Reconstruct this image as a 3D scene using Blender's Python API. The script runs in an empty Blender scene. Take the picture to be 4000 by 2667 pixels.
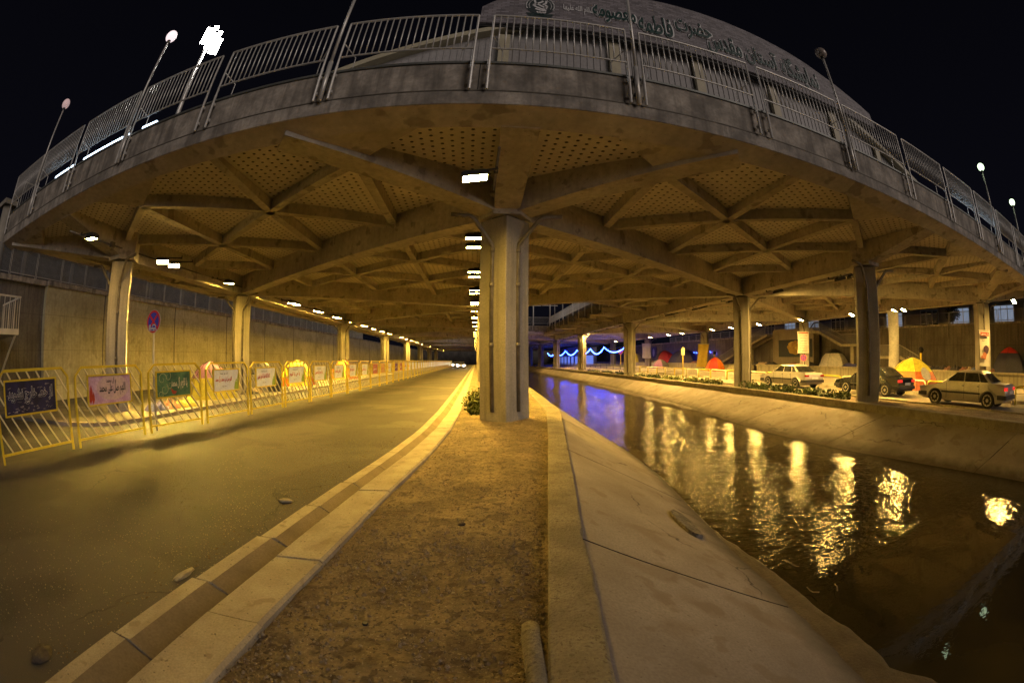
import bpy, math, random
from mathutils import Vector, noise, Matrix
random.seed(7)
R = math.radians
sc = bpy.context.scene
col = sc.collection

# ------------------------------------------------------------------ materials
MATS = {}
def nd(nt, t, **kw):
    n = nt.nodes.new(t)
    for k, v in kw.items():
        if k.startswith('i_'): n.inputs[k[2:].replace('_', ' ')].default_value = v
        else: setattr(n, k, v)
    return n
def mth(nt, op, a, b=None, c=None):
    n = nt.nodes.new('ShaderNodeMath'); n.operation = op
    for i, v in enumerate((a, b, c)):
        if v is None: continue
        if isinstance(v, (int, float)): n.inputs[i].default_value = v
        else: nt.links.new(v, n.inputs[i])
    return n.outputs[0]
def mixc(nt, f, a, b):
    n = nt.nodes.new('ShaderNodeMix'); n.data_type = 'RGBA'
    for i, v in ((0, f), (6, a), (7, b)):
        if isinstance(v, (int, float)): n.inputs[i].default_value = v
        elif isinstance(v, (tuple, list)): n.inputs[i].default_value = tuple(v) + (1,)
        else: nt.links.new(v, n.inputs[i])
    return n.outputs[2]
def noisef(nt, vec, scale, detail=4, lo=.3, hi=.7, rough=.55):
    n = nt.nodes.new('ShaderNodeTexNoise'); n.inputs['Scale'].default_value = scale
    n.inputs['Detail'].default_value = detail; n.inputs['Roughness'].default_value = rough
    nt.links.new(vec, n.inputs['Vector'])
    m = nt.nodes.new('ShaderNodeMapRange'); m.inputs[1].default_value = lo; m.inputs[2].default_value = hi
    nt.links.new(n.outputs[0], m.inputs[0])
    return m.outputs[0]
def scaled(nt, vec, s):
    n = nt.nodes.new('ShaderNodeMapping'); n.inputs['Scale'].default_value = s
    nt.links.new(vec, n.inputs[0]); return n.outputs[0]
def mat(name, c1, c2=None, rough=.8, scale=2.0, fine=30, streak=0, bump=.15, metal=0, spec=.4, local=False, coat=0, bscale=None, lines=None, specks=None, tide=None, cracks=None):
    if name in MATS: return MATS[name]
    m = bpy.data.materials.new(name); m.use_nodes = True; nt = m.node_tree
    b = nt.nodes['Principled BSDF']
    if c2 is None: c2 = tuple(v * .75 for v in c1)
    if local: vec = nd(nt, 'ShaderNodeTexCoord').outputs['Object']
    else: vec = nd(nt, 'ShaderNodeNewGeometry').outputs['Position']
    f1 = noisef(nt, vec, scale, 5, .35, .65)
    c = mixc(nt, f1, c2, c1)
    f2 = noisef(nt, vec, fine, 3, .3, .7)
    c = mixc(nt, mth(nt, 'MULTIPLY', f2, .45), c, tuple(v * .55 for v in c2))
    if streak:
        f3 = noisef(nt, scaled(nt, vec, (3.2, 3.2, .22)), 1.5, 5, .48, .72)
        c = mixc(nt, mth(nt, 'MULTIPLY', f3, streak), c, tuple(v * .4 for v in c2))
    if specks:
        # (scale, threshold, colour, strength) pits, stones and stains large enough to read at a distance
        for sc_, th, cc_, st_ in specks:
            n_ = nt.nodes.new('ShaderNodeTexNoise'); n_.inputs['Scale'].default_value = sc_; n_.inputs['Detail'].default_value = 2.5; nt.links.new(vec, n_.inputs['Vector'])
            r_ = nt.nodes.new('ShaderNodeMapRange'); r_.inputs[1].default_value = th; r_.inputs[2].default_value = th + .05; nt.links.new(n_.outputs[0], r_.inputs[0])
            c = mixc(nt, mth(nt, 'MULTIPLY', r_.outputs[0], st_), c, cc_)
    if cracks:
        wv = nt.nodes.new('ShaderNodeTexNoise'); wv.inputs['Scale'].default_value = 1.6; wv.inputs['Detail'].default_value = 5; nt.links.new(vec, wv.inputs['Vector'])
        va = nd(nt, 'ShaderNodeVectorMath'); va.operation = 'MULTIPLY_ADD'; nt.links.new(wv.outputs['Color'], va.inputs[0]); va.inputs[1].default_value = (.9, .9, .9); nt.links.new(vec, va.inputs[2])
        vo = nt.nodes.new('ShaderNodeTexVoronoi'); vo.feature = 'DISTANCE_TO_EDGE'; vo.inputs['Scale'].default_value = cracks[0]; nt.links.new(va.outputs[0], vo.inputs['Vector'])
        f_ = mth(nt, 'MULTIPLY', mth(nt, 'LESS_THAN', vo.outputs['Distance'], cracks[1]), mth(nt, 'MULTIPLY', noisef(nt, vec, .7, 2, .45, .6), cracks[2]))
        c = mixc(nt, f_, c, (.015, .013, .011))
    if tide:
        sz_ = nd(nt, 'ShaderNodeSeparateXYZ'); nt.links.new(vec, sz_.inputs[0])
        r_ = nt.nodes.new('ShaderNodeMapRange'); r_.inputs[1].default_value = tide[0]; r_.inputs[2].default_value = tide[1]; r_.inputs[3].default_value = .85; r_.inputs[4].default_value = 0
        nt.links.new(mth(nt, 'ADD', sz_.outputs[2], mth(nt, 'MULTIPLY', noisef(nt, vec, 2.4, 5, 0, 1), -.22)), r_.inputs[0])
        c = mixc(nt, r_.outputs[0], c, (.06, .048, .032))
    if lines:
        # shuttering joints every lines metres in z and along the run
        sx = nd(nt, 'ShaderNodeSeparateXYZ'); nt.links.new(vec, sx.inputs[0])
        fr = mth(nt, 'FRACT', mth(nt, 'DIVIDE', sx.outputs[2], lines))
        g = mth(nt, 'LESS_THAN', mth(nt, 'ABSOLUTE', mth(nt, 'SUBTRACT', fr, .5)), .006)
        fy = mth(nt, 'FRACT', mth(nt, 'DIVIDE', sx.outputs[1], 2.9))
        g2 = mth(nt, 'LESS_THAN', mth(nt, 'ABSOLUTE', mth(nt, 'SUBTRACT', fy, .5)), .004)
        c = mixc(nt, mth(nt, 'MULTIPLY', mth(nt, 'MAXIMUM', g, g2), .6), c, tuple(v * .3 for v in c2))
    nt.links.new(c, b.inputs['Base Color'])
    b.inputs['Roughness'].default_value = rough; b.inputs['Metallic'].default_value = metal
    b.inputs['Specular IOR Level'].default_value = spec; b.inputs['Coat Weight'].default_value = coat
    if bump:
        bn = nd(nt, 'ShaderNodeBump'); bn.inputs['Strength'].default_value = bump; bn.inputs['Distance'].default_value = .02
        nt.links.new(noisef(nt, vec, bscale or fine, 5, .2, .8, .65), bn.inputs['Height'])
        nt.links.new(bn.outputs[0], b.inputs['Normal'])
    MATS[name] = m; return m
def emi(name, c, s, two=False, beam=0):
    if name in MATS: return MATS[name]
    m = bpy.data.materials.new(name); m.use_nodes = True; nt = m.node_tree
    b = nt.nodes['Principled BSDF']; b.inputs['Base Color'].default_value = (*[min(1, v) * .5 for v in c], 1)
    b.inputs['Emission Color'].default_value = (*c, 1)
    if two: b.inputs['Emission Strength'].default_value = s
    else:
        g = nd(nt, 'ShaderNodeNewGeometry')
        front = mth(nt, 'SUBTRACT', 1.0, g.outputs['Backfacing'])
        if beam:   # reflector luminaire: intensity falls off away from the lens axis
            dt = nd(nt, 'ShaderNodeVectorMath'); dt.operation = 'DOT_PRODUCT'; nt.links.new(g.outputs['Incoming'], dt.inputs[0]); nt.links.new(g.outputs['Normal'], dt.inputs[1])
            front = mth(nt, 'MULTIPLY', front, mth(nt, 'ADD', .025, mth(nt, 'POWER', mth(nt, 'ABSOLUTE', dt.outputs['Value']), beam)))
        nt.links.new(mth(nt, 'MULTIPLY', front, s), b.inputs['Emission Strength'])
    MATS[name] = m; return m

CONC = mat('deck_concrete', (.36, .33, .28), (.25, .23, .19), scale=.9, fine=22, streak=.35, bump=.12)
SOFF = mat('soffit_concrete', (.66, .62, .54), (.45, .42, .36), scale=.7, fine=6, bump=.1, specks=[(1.6, .6, (.13, .115, .09), .5), (14, .68, (.12, .1, .08), .5)])
BEAM = mat('beam_concrete', (.60, .565, .50), (.42, .39, .345), scale=.8, fine=7, streak=.3, bump=.12, specks=[(2.0, .61, (.11, .1, .085), .5), (16, .67, (.1, .09, .07), .6)])
FASC = mat('fascia_concrete', (.47, .425, .365), (.19, .172, .148), scale=1.7, fine=12, streak=.75, bump=.15)
COLM = mat('column_concrete', (.39, .36, .30), (.28, .26, .22), scale=1.1, fine=26, streak=.5, bump=.12)
WALLM = mat('wall_concrete', (.58, .54, .36), (.40, .37, .23), scale=.45, fine=5, streak=.35, bump=.15, lines=1.9, specks=[(1.3, .6, (.25, .22, .13), .5)])
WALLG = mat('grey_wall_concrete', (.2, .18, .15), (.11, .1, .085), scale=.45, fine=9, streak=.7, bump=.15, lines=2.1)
LOWW = mat('low_wall_concrete', (.4, .36, .26), (.28, .25, .17), scale=.9, fine=14, streak=.6, bump=.1)
SLOPE = mat('slope_concrete', (.38, .335, .30), (.26, .225, .195), scale=.8, fine=40, streak=0, bump=.2, specks=[(22, .68, (.12, .095, .07), .6), (2.6, .6, (.2, .16, .12), .55), (.9, .58, (.21, .17, .13), .5)], tide=(-1.26, -1.04), cracks=(.3, .004, .75))
COPE = mat('coping_concrete', (.36, .32, .24), (.22, .19, .14), scale=2.2, fine=45, bump=1.0, bscale=38, specks=[(34, .6, (.14, .115, .08), .8), (5, .6, (.17, .14, .1), .6)])
KERB = mat('kerb_stone', (.46, .41, .31), (.34, .29, .21), scale=2.6, fine=60, bump=.25, specks=[(26, .66, (.12, .1, .07), .8), (6, .63, (.22, .18, .12), .6), (1.9, .6, (.26, .215, .15), .5)])
GUTT = mat('gutter_stone', (.30, .24, .15), (.19, .145, .085), scale=1.5, fine=50, bump=.15)
ASPH = mat('asphalt', (.072, .063, .053), (.038, .034, .029), scale=.55, fine=160, bump=.5, bscale=170, rough=.7, specks=[(70, .60, (.17, .155, .13), .5), (38, .62, (.03, .026, .022), .6), (7, .6, (.05, .044, .036), .5), (1.1, .56, (.05, .044, .037), .6), (.35, .52, (.115, .1, .082), .5)], cracks=(.42, .006, .8))
ASPR = mat('far_asphalt', (.27, .23, .17), (.2, .17, .125), scale=.4, fine=90, bump=.2, rough=.8)
PAVE = mat('sidewalk_paving', (.16, .145, .115), (.1, .09, .07), scale=.8, fine=50, bump=.15)
DIRT = mat('packed_dirt', (.36, .28, .165), (.15, .112, .066), scale=1.6, fine=26, bump=1.0, bscale=34, rough=.95, specks=[(55, .61, (.36, .3, .2), .8), (30, .6, (.05, .038, .024), .75), (10, .57, (.085, .062, .038), .7), (3.2, .56, (.09, .066, .04), .6)])
MUD = mat('river_mud', (.13, .1, .075), (.07, .055, .04), scale=3, fine=30, bump=.5, rough=.5)
YEL = mat('yellow_paint', (.72, .56, .04), (.62, .47, .03), rough=.4, scale=2, fine=40, bump=.02)
CREAM = mat('cream_bar_paint', (.78, .72, .5), (.68, .62, .42), rough=.45, bump=.02)
WHT = mat('white_paint', (.72, .68, .58), (.55, .52, .44), rough=.5, bump=.03)
STEEL = mat('galvanised_steel', (.78, .76, .72), (.6, .59, .56), rough=.4, metal=.4, scale=5, fine=40, bump=.03)
PIPE = mat('pipe_steel', (.22, .2, .165), (.14, .125, .1), rough=.5, metal=.3, scale=5, fine=40, bump=.05)
DARK = mat('dark_metal', (.05, .05, .05), (.03, .03, .03), rough=.5, metal=.3, bump=.02)
RUB = mat('tyre_rubber', (.025, .025, .025), rough=.8, bump=.05, local=True)
BLK = mat('black_plastic', (.03, .03, .032), rough=.45, bump=.02, local=True)
GLASS = mat('car_glass', (.02, .022, .02), rough=.04, bump=0, spec=.8, local=True, coat=1)
LEAF = mat('leaf_green', (.10, .13, .03), (.045, .07, .015), rough=.5, scale=6, fine=30, bump=.1)
CLAD = mat('white_cladding', (.38, .37, .37), (.31, .3, .3), rough=.5, scale=.6, fine=8, bump=.02)
CRST = mat('cream_steel', (.5, .46, .33), (.42, .38, .27), rough=.5, bump=.03)
LENS = emi('lamp_lens_sodium', (1, .59, .085), 2300, beam=1.2); LENS0 = emi('lamp_lens_sodium_near', (1, .59, .09), 1300, beam=1)
LENSL = emi('lamp_lens_sodium_strong', (1, .59, .085), 2900, beam=.5); LENSP = emi('lamp_lens_sodium_flood', (1, .7, .3), 40); TUBE = emi('arc_tube_sodium', (1, .58, .10), 25000, beam=2.6); LENSW = emi('lamp_lens_sodium_weak', (1, .58, .10), 500)
LENSR = emi('lamp_lens_sodium_dimmer', (1, .59, .13), 3000, beam=1.1)

# perforated ceiling panel
def perf():
    m = bpy.data.materials.new('perforated_panel'); m.use_nodes = True; nt = m.node_tree; b = nt.nodes['Principled BSDF']
    pos = nd(nt, 'ShaderNodeNewGeometry').outputs['Position']
    s = nd(nt, 'ShaderNodeSeparateXYZ'); nt.links.new(pos, s.inputs[0]); a = .27
    def dist(ox, oy):
        u = mth(nt, 'SUBTRACT', mth(nt, 'FRACT', mth(nt, 'ADD', mth(nt, 'DIVIDE', s.outputs[0], a * math.sqrt(3)), ox + 50)), .5)
        v = mth(nt, 'SUBTRACT', mth(nt, 'FRACT', mth(nt, 'ADD', mth(nt, 'DIVIDE', s.outputs[1], a), oy + 50)), .5)
        u = mth(nt, 'MULTIPLY', u, a * math.sqrt(3)); v = mth(nt, 'MULTIPLY', v, a)
        return mth(nt, 'SQRT', mth(nt, 'ADD', mth(nt, 'MULTIPLY', u, u), mth(nt, 'MULTIPLY', v, v)))
    d = mth(nt, 'MINIMUM', dist(0, 0), dist(.5, .5))
    hole = mth(nt, 'LESS_THAN', d, .042)
    c = mixc(nt, noisef(nt, pos, .8, 4), (.62, .58, .49), (.75, .70, .6))
    c = mixc(nt, mth(nt, 'MULTIPLY', noisef(nt, pos, 12, 3), .25), c, (.3, .25, .18))
    c = mixc(nt, hole, c, (.022, .018, .012))
    nt.links.new(c, b.inputs['Base Color']); b.inputs['Roughness'].default_value = .55
    bn = nd(nt, 'ShaderNodeBump'); bn.inputs['Distance'].default_value = .03; bn.inputs['Strength'].default_value = .8
    mr = nd(nt, 'ShaderNodeMapRange'); mr.inputs[1].default_value = .035; mr.inputs[2].default_value = .055; nt.links.new(d, mr.inputs[0])
    nt.links.new(mr.outputs[0], bn.inputs['Height']); nt.links.new(bn.outputs[0], b.inputs['Normal'])
    return m
PERF = perf()
def water():
    m = bpy.data.materials.new('canal_water'); m.use_nodes = True; nt = m.node_tree; b = nt.nodes['Principled BSDF']
    pos = nd(nt, 'ShaderNodeNewGeometry').outputs['Position']
    c = mixc(nt, noisef(nt, pos, .35, 4), (.016, .013, .005), (.055, .043, .016))
    nt.links.new(c, b.inputs['Base Color']); b.inputs['Roughness'].default_value = .02
    b.inputs['Specular IOR Level'].default_value = .75; b.inputs['IOR'].default_value = 1.36
    s = nd(nt, 'ShaderNodeSeparateXYZ'); nt.links.new(pos, s.inputs[0])
    w1 = noisef(nt, scaled(nt, pos, (1.0, 1.5, 1)), 2.4, 2, 0, 1, .5)
    w2 = noisef(nt, scaled(nt, pos, (.8, 1.6, 1)), 7.5, 2.5, 0, 1, .55)
    h = mth(nt, 'ADD', w1, mth(nt, 'MULTIPLY', w2, .62))
    # calm pool in front of the sill, broken water beyond it
    mr = nd(nt, 'ShaderNodeMapRange'); mr.inputs[1].default_value = 3.75; mr.inputs[2].default_value = 4.1
    mr.inputs[3].default_value = .10; mr.inputs[4].default_value = 1
    nt.links.new(mth(nt, 'ADD', s.outputs[1], mth(nt, 'MULTIPLY', noisef(nt, pos, 1.3, 3, 0, 1), .5)), mr.inputs[0])
    patch = noisef(nt, pos, .5, 3, .25, .7)
    mx_ = nd(nt, 'ShaderNodeMapRange'); mx_.inputs[1].default_value = 8.1; mx_.inputs[2].default_value = 8.6; mx_.inputs[3].default_value = 0; mx_.inputs[4].default_value = .9; nt.links.new(s.outputs[0], mx_.inputs[0])
    amp = mth(nt, 'MULTIPLY', mth(nt, 'MAXIMUM', mr.outputs[0], mx_.outputs[0]), mth(nt, 'ADD', .45, mth(nt, 'MULTIPLY', patch, .75)))
    bn = nd(nt, 'ShaderNodeBump'); bn.inputs['Distance'].default_value = .020; bn.inputs['Strength'].default_value = 1
    nt.links.new(mth(nt, 'MULTIPLY', h, amp), bn.inputs['Height'])
    nt.links.new(bn.outputs[0], b.inputs['Normal'])
    return m
WATER = water()
def brickmat():
    m = bpy.data.materials.new('brick_print'); m.use_nodes = True; nt = m.node_tree; b = nt.nodes['Principled BSDF']
    pos = nd(nt, 'ShaderNodeNewGeometry').outputs['Position']
    s = nd(nt, 'ShaderNodeSeparateXYZ'); nt.links.new(pos, s.inputs[0]); cb = nd(nt, 'ShaderNodeCombineXYZ')
    nt.links.new(s.outputs[0], cb.inputs[0]); nt.links.new(s.outputs[2], cb.inputs[1])
    br = nd(nt, 'ShaderNodeTexBrick'); nt.links.new(cb.outputs[0], br.inputs[0])
    br.inputs['Scale'].default_value = 1; br.inputs['Brick Width'].default_value = .34; br.inputs['Row Height'].default_value = .11
    br.inputs['Mortar Size'].default_value = .012; br.inputs['Color1'].default_value = (.085, .08, .095, 1)
    br.inputs['Color2'].default_value = (.26, .245, .28, 1); br.inputs['Mortar'].default_value = (.05, .043, .045, 1)
    c = mixc(nt, mth(nt, 'MULTIPLY', noisef(nt, pos, 2.6, 5), .35), br.outputs[0], (.32, .29, .3))
    nt.links.new(c, b.inputs['Base Color']); b.inputs['Roughness'].default_value = .6
    return m
BRICK = brickmat()
def plain(name, c, rough=.6, metal=0, coat=0):
    return mat(name, c, tuple(v * .82 for v in c), rough=rough, metal=metal, bump=.03, local=True, coat=coat)

# ------------------------------------------------------------------ mesh builder
class MB:
    def __init__(s): s.v = []; s.f = []; s.m = []; s.mi = 0
    def face(s, pts):
        n = len(s.v); s.v += [tuple(p) for p in pts]; s.f.append(tuple(range(n, n + len(pts)))); s.m.append(s.mi); return s
    def box(s, c, d, rz=0, rx=0, ry=0):
        n = len(s.v); M = Matrix.Rotation(rz, 3, 'Z') @ Matrix.Rotation(ry, 3, 'Y') @ Matrix.Rotation(rx, 3, 'X')
        for z in (-.5, .5):
            for x, y in ((-.5, -.5), (.5, -.5), (.5, .5), (-.5, .5)):
                p = M @ Vector((x * d[0], y * d[1], z * d[2])); s.v.append((p.x + c[0], p.y + c[1], p.z + c[2]))
        for f in ((0, 3, 2, 1), (4, 5, 6, 7), (0, 1, 5, 4), (1, 2, 6, 5), (2, 3, 7, 6), (3, 0, 4, 7)):
            s.f.append(tuple(n + i for i in f)); s.m.append(s.mi)
        return s
    def b2(s, x0, x1, y0, y1, z0, z1): return s.box(((x0 + x1) / 2, (y0 + y1) / 2, (z0 + z1) / 2), (x1 - x0, y1 - y0, z1 - z0))
    def prism(s, poly, z0, z1):   # poly CCW in xy
        n = len(s.v); k = len(poly)
        s.v += [(x, y, z0) for x, y in poly] + [(x, y, z1) for x, y in poly]
        s.f.append(tuple(n + i for i in reversed(range(k)))); s.f.append(tuple(n + k + i for i in range(k))); s.m += [s.mi] * 2
        for i in range(k):
            j = (i + 1) % k; s.f.append((n + i, n + j, n + k + j, n + k + i)); s.m.append(s.mi)
        return s
    def loft(s, rings, closed=True, caps=True):
        n = len(s.v); k = len(rings[0])
        for r in rings: s.v += [tuple(p) for p in r]
        for a in range(len(rings) - 1):
            for i in range(k if closed else k - 1):
                j = (i + 1) % k
                s.f.append((n + a * k + i, n + a * k + j, n + (a + 1) * k + j, n + (a + 1) * k + i)); s.m.append(s.mi)
        if caps and closed:
            s.f.append(tuple(n + i for i in reversed(range(k)))); s.f.append(tuple(n + (len(rings) - 1) * k + i for i in range(k))); s.m += [s.mi] * 2
        return s
    def tube(s, pts, r, n=8, r2=None):
        pts = [Vector(p) for p in pts]; rings = []
        for i, p in enumerate(pts):
            d = (pts[min(i + 1, len(pts) - 1)] - pts[max(i - 1, 0)]).normalized()
            a = d.orthogonal().normalized() if i == 0 else (a - d * a.dot(d)).normalized()
            b = d.cross(a); rr = r if r2 is None else r + (r2 - r) * i / (len(pts) - 1)
            rings.append([p + (a * math.cos(t) + b * math.sin(t)) * rr for t in [2 * math.pi * q / n for q in range(n)]])
        return s.loft(rings)
    def sphere(s, c, r, n=14, m=8, sz=1):
        rings = []
        for i in range(m + 1):
            t = math.pi * i / m; t = min(max(t, .02), math.pi - .02)
            rings.append([(c[0] + r * math.sin(t) * math.cos(2 * math.pi * q / n), c[1] + r * math.sin(t) * math.sin(2 * math.pi * q / n), c[2] - r * sz * math.cos(t)) for q in range(n)])
        return s.loft(rings)
    def beam(s, p0, p1, w0, w1, zb0, zb1, zt):   # beam in plan between p0 and p1
        d = Vector((p1[0] - p0[0], p1[1] - p0[1])).normalized(); q = Vector((-d.y, d.x))
        def ring(p, w, zb): return [(p[0] + q.x * w / 2, p[1] + q.y * w / 2, zb), (p[0] - q.x * w / 2, p[1] - q.y * w / 2, zb), (p[0] - q.x * w / 2, p[1] - q.y * w / 2, zt), (p[0] + q.x * w / 2, p[1] + q.y * w / 2, zt)]
        return s.loft([ring(p0, w0, zb0), ring(p1, w1, zb1)])
    def build(s, name, mats, parent=None, smooth=False, bevel=0, loc=None):
        me = bpy.data.meshes.new(name); me.from_pydata(s.v, [], s.f); me.validate()
        if not isinstance(mats, (list, tuple)): mats = [mats]
        for m in mats: me.materials.append(m)
        if len(mats) > 1 and len(me.polygons) == len(s.m): me.polygons.foreach_set('material_index', s.m)
        if smooth: me.shade_smooth()
        me.update()
        o = bpy.data.objects.new(name, me); col.objects.link(o)
        if parent is not None: o.parent = parent
        if loc: o.location = loc
        if bevel:
            b = o.modifiers.new('b', 'BEVEL'); b.width = bevel; b.segments = 2; b.limit_method = 'ANGLE'
        return o
def thing(name, label, cat, loc=(0, 0, 0), rz=0, group=None):
    o = bpy.data.objects.new(name, None); col.objects.link(o); o.location = loc; o.rotation_euler = (0, 0, rz); o.empty_display_size = .1
    o['label'] = label; o['category'] = cat
    if group: o['group'] = group
    return o
def tag(o, label, cat, group=None):
    o['label'] = label; o['category'] = cat
    if group: o['group'] = group
    return o
def struct(o): o['kind'] = 'structure'; return o
def stuff(o): o['kind'] = 'stuff'; return o
def dup(root, loc, rz=None, label=None, group=None, scale=None):
    r = root.copy(); col.objects.link(r); r.location = loc
    if rz is not None: r.rotation_euler = (0, 0, rz)
    if label: r['label'] = label
    if group: r['group'] = group
    if scale: r.scale = scale
    for ch in list(root.children):
        c = ch.copy(); col.objects.link(c); c.parent = r
        for g in list(ch.children):
            d = g.copy(); col.objects.link(d); d.parent = c
    return r
def lerp_pts(pts, y):
    if y <= pts[0][0]: a, b = pts[0], pts[1]
    else:
        for a, b in zip(pts, pts[1:]):
            if y <= b[0]: break
    return a[1] + (b[1] - a[1]) * (y - a[0]) / (b[0] - a[0])

# ------------------------------------------------------------------ Persian lettering
_D = {}
for ch, cs in {'ا': (0xFE8D, 0xFE8E), 'آ': (0xFE81, 0xFE82), 'ب': (0xFE8F, 4), 'پ': (0xFB56, 4), 'ت': (0xFE95, 4), 'ث': (0xFE99, 4), 'ج': (0xFE9D, 4), 'چ': (0xFB7A, 4), 'ح': (0xFEA1, 4), 'خ': (0xFEA5, 4), 'د': (0xFEA9, 0xFEAA), 'ذ': (0xFEAB, 0xFEAC), 'ر': (0xFEAD, 0xFEAE), 'ز': (0xFEAF, 0xFEB0), 'س': (0xFEB1, 4), 'ش': (0xFEB5, 4), 'ص': (0xFEB9, 4), 'ض': (0xFEBD, 4), 'ط': (0xFEC1, 4), 'ع': (0xFEC9, 4), 'ف': (0xFED1, 4), 'ق': (0xFED5, 4), 'ک': (0xFB8E, 4), 'گ': (0xFB92, 4), 'ل': (0xFEDD, 4), 'م': (0xFEE1, 4), 'ن': (0xFEE5, 4), 'و': (0xFEED, 0xFEEE), 'ه': (0xFEE9, 4), 'ی': (0xFBFC, 4)}.items():
    _D[ch] = tuple(cs[0] + k for k in range(4)) if cs[1] == 4 else cs
def shape(s):
    out = []
    for i, c in enumerate(s):
        if c not in _D: out.append(c); continue
        f = _D[c]; pj = i > 0 and s[i - 1] in _D and len(_D[s[i - 1]]) == 4; nj = i + 1 < len(s) and s[i + 1] in _D and len(f) == 4
        out.append(chr(f[(3 if nj else 1) if pj else (2 if nj else 0)]))
    return ''.join(reversed(out))
_T = {}
def text_mesh(s, bold=0, shaped=True):
    key = (s, bold)
    if key in _T: return _T[key]
    c = bpy.data.curves.new('lettering', 'FONT'); c.body = shape(s) if shaped else s; c.size = 1; c.align_x = 'CENTER'
    c.bevel_depth = bold; c.bevel_resolution = 0; c.resolution_u = 3
    o = bpy.data.objects.new('lettering', c); col.objects.link(o)
    dg = bpy.context.evaluated_depsgraph_get(); dg.update()
    me = bpy.data.meshes.new_from_object(o.evaluated_get(dg)); bpy.data.objects.remove(o)
    xs = [v.co.x for v in me.vertices]; ys = [v.co.y for v in me.vertices]
    ext = (min(xs), max(xs), min(ys), max(ys)); _T[key] = (me, ext); return _T[key]
def lettering(s, parent, center, width, height, m, face='-Y', bold=.02, shaped=True, name='lettering', thin=.02):
    """text fitted into width x height, its plane standing up; face: the side it is read from"""
    me, (x0, x1, y0, y1) = text_mesh(s, bold, shaped)
    me = me.copy(); kx = width / (x1 - x0); ky = height / (y1 - y0) if height else kx
    cx, cy = (x0 + x1) / 2, (y0 + y1) / 2
    for v in me.vertices:
        x, y, z = (v.co.x - cx) * kx, (v.co.y - cy) * ky, v.co.z * thin
        if face == '-Y': v.co = (x, -z, y)
        elif face == '+X': v.co = (z, x, y)
        else: v.co = (-z, -x, y)
    me.materials.clear(); me.materials.append(m)
    o = bpy.data.objects.new(name, me); col.objects.link(o); o.parent = parent; o.location = center; return o

# ------------------------------------------------------------------ camera and world
cam = bpy.data.cameras.new('camera'); co = bpy.data.objects.new('camera', cam); col.objects.link(co); sc.camera = co
yaw, pitch, roll = R(11.74), R(-2.346), R(-0.277)
f = Vector((math.sin(yaw) * math.cos(pitch), math.cos(yaw) * math.cos(pitch), math.sin(pitch)))
r0 = Vector((math.cos(yaw), -math.sin(yaw), 0)); u0 = r0.cross(f)
rr = r0 * math.cos(roll) + u0 * math.sin(roll); uu = -r0 * math.sin(roll) + u0 * math.cos(roll)
M = Matrix((rr, uu, -f)).transposed().to_4x4(); M.translation = Vector((0, 0, 1.6)); co.matrix_world = M
cam.type = 'PANO'; cam.sensor_width = 15 * 4000 / 1727.7; cam.sensor_fit = 'HORIZONTAL'
cc = cam if hasattr(cam, 'panorama_type') else cam.cycles
cc.panorama_type = 'FISHEYE_EQUISOLID'; cc.fisheye_lens = 15; cc.fisheye_fov = R(230)
cam.shift_x = (2000 - 2214) / 4000; cam.shift_y = (1476.6 - 1333.5) / 2667
cam.clip_end = 2000; cam.clip_start = .05
w = bpy.data.worlds.new('World'); sc.world = w; w.use_nodes = True
nt = w.node_tree; bg = nt.nodes['Background']
tc = nd(nt, 'ShaderNodeTexCoord'); sx = nd(nt, 'ShaderNodeSeparateXYZ'); nt.links.new(tc.outputs['Generated'], sx.inputs[0])
mr = nd(nt, 'ShaderNodeMapRange'); mr.inputs[1].default_value = 0; mr.inputs[2].default_value = .8; nt.links.new(sx.outputs[2], mr.inputs[0])
nt.links.new(mixc(nt, mr.outputs[0], (.0034, .0034, .006), (.0015, .0015, .0026)), bg.inputs[0]); bg.inputs[1].default_value = 1.0
sun = bpy.data.lights.new('rear_fill_sun', 'SUN'); so = bpy.data.objects.new('rear_fill_sun', sun); col.objects.link(so)  # added fill sun, stands in for unseen city lights behind the camera
sun.energy = .92; sun.angle = R(35); sun.color = (1, .84, .74)
so.rotation_euler = Vector((.55, -.74, .30)).to_track_quat('Z', 'Y').to_euler()
sc.render.engine = 'CYCLES'
sc.cycles.use_denoising = True; sc.cycles.max_bounces = 5; sc.cycles.diffuse_bounces = 3; sc.cycles.glossy_bounces = 3
sc.cycles.sample_clamp_indirect = 6; sc.cycles.sample_clamp_direct = 0; sc.cycles.caustics_reflective = False; sc.cycles.caustics_refractive = False
sc.cycles.use_light_tree = True
sc.view_settings.view_transform = 'Standard'; sc.view_settings.look = 'None'; sc.view_settings.exposure = 0

# ------------------------------------------------------------------ ground, road, kerb, canal
KX = [(-8, -3.05), (1.17, -2.03), (2.1, -1.92), (3.2, -1.77), (5.2, -1.53), (7.3, -1.25), (10.1, -.98), (14, -.86), (23, -.8), (75, -.72), (320, -.7)]
CL = [(-8, -1.2), (1.75, .26), (3.1, .49), (5.7, .92), (9, 1.47), (13, 2.07), (17.3, 2.33), (26.6, 2.7), (45, 2.9), (320, 3.2)]
CRR = [(-8, -.8), (1.67, .58), (2.7, .76), (4.03, .97), (5.7, 1.27), (9, 1.84), (12.9, 2.5), (17.3, 2.76), (26.6, 3.1), (45, 3.3), (320, 3.6)]
FT = [(-8, 2.4), (1.65, 3.1), (2.77, 3.3), (3.95, 3.48), (5.7, 3.7), (9.4, 4.3), (12.6, 4.55), (22.5, 4.7), (45, 5.2), (320, 6)]
WR = [(-8, 13.2), (3.4, 12.2), (8.7, 11.2), (12.9, 10.98), (22, 12.1), (39, 13.4), (79, 13.6), (320, 13.6)]
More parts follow.
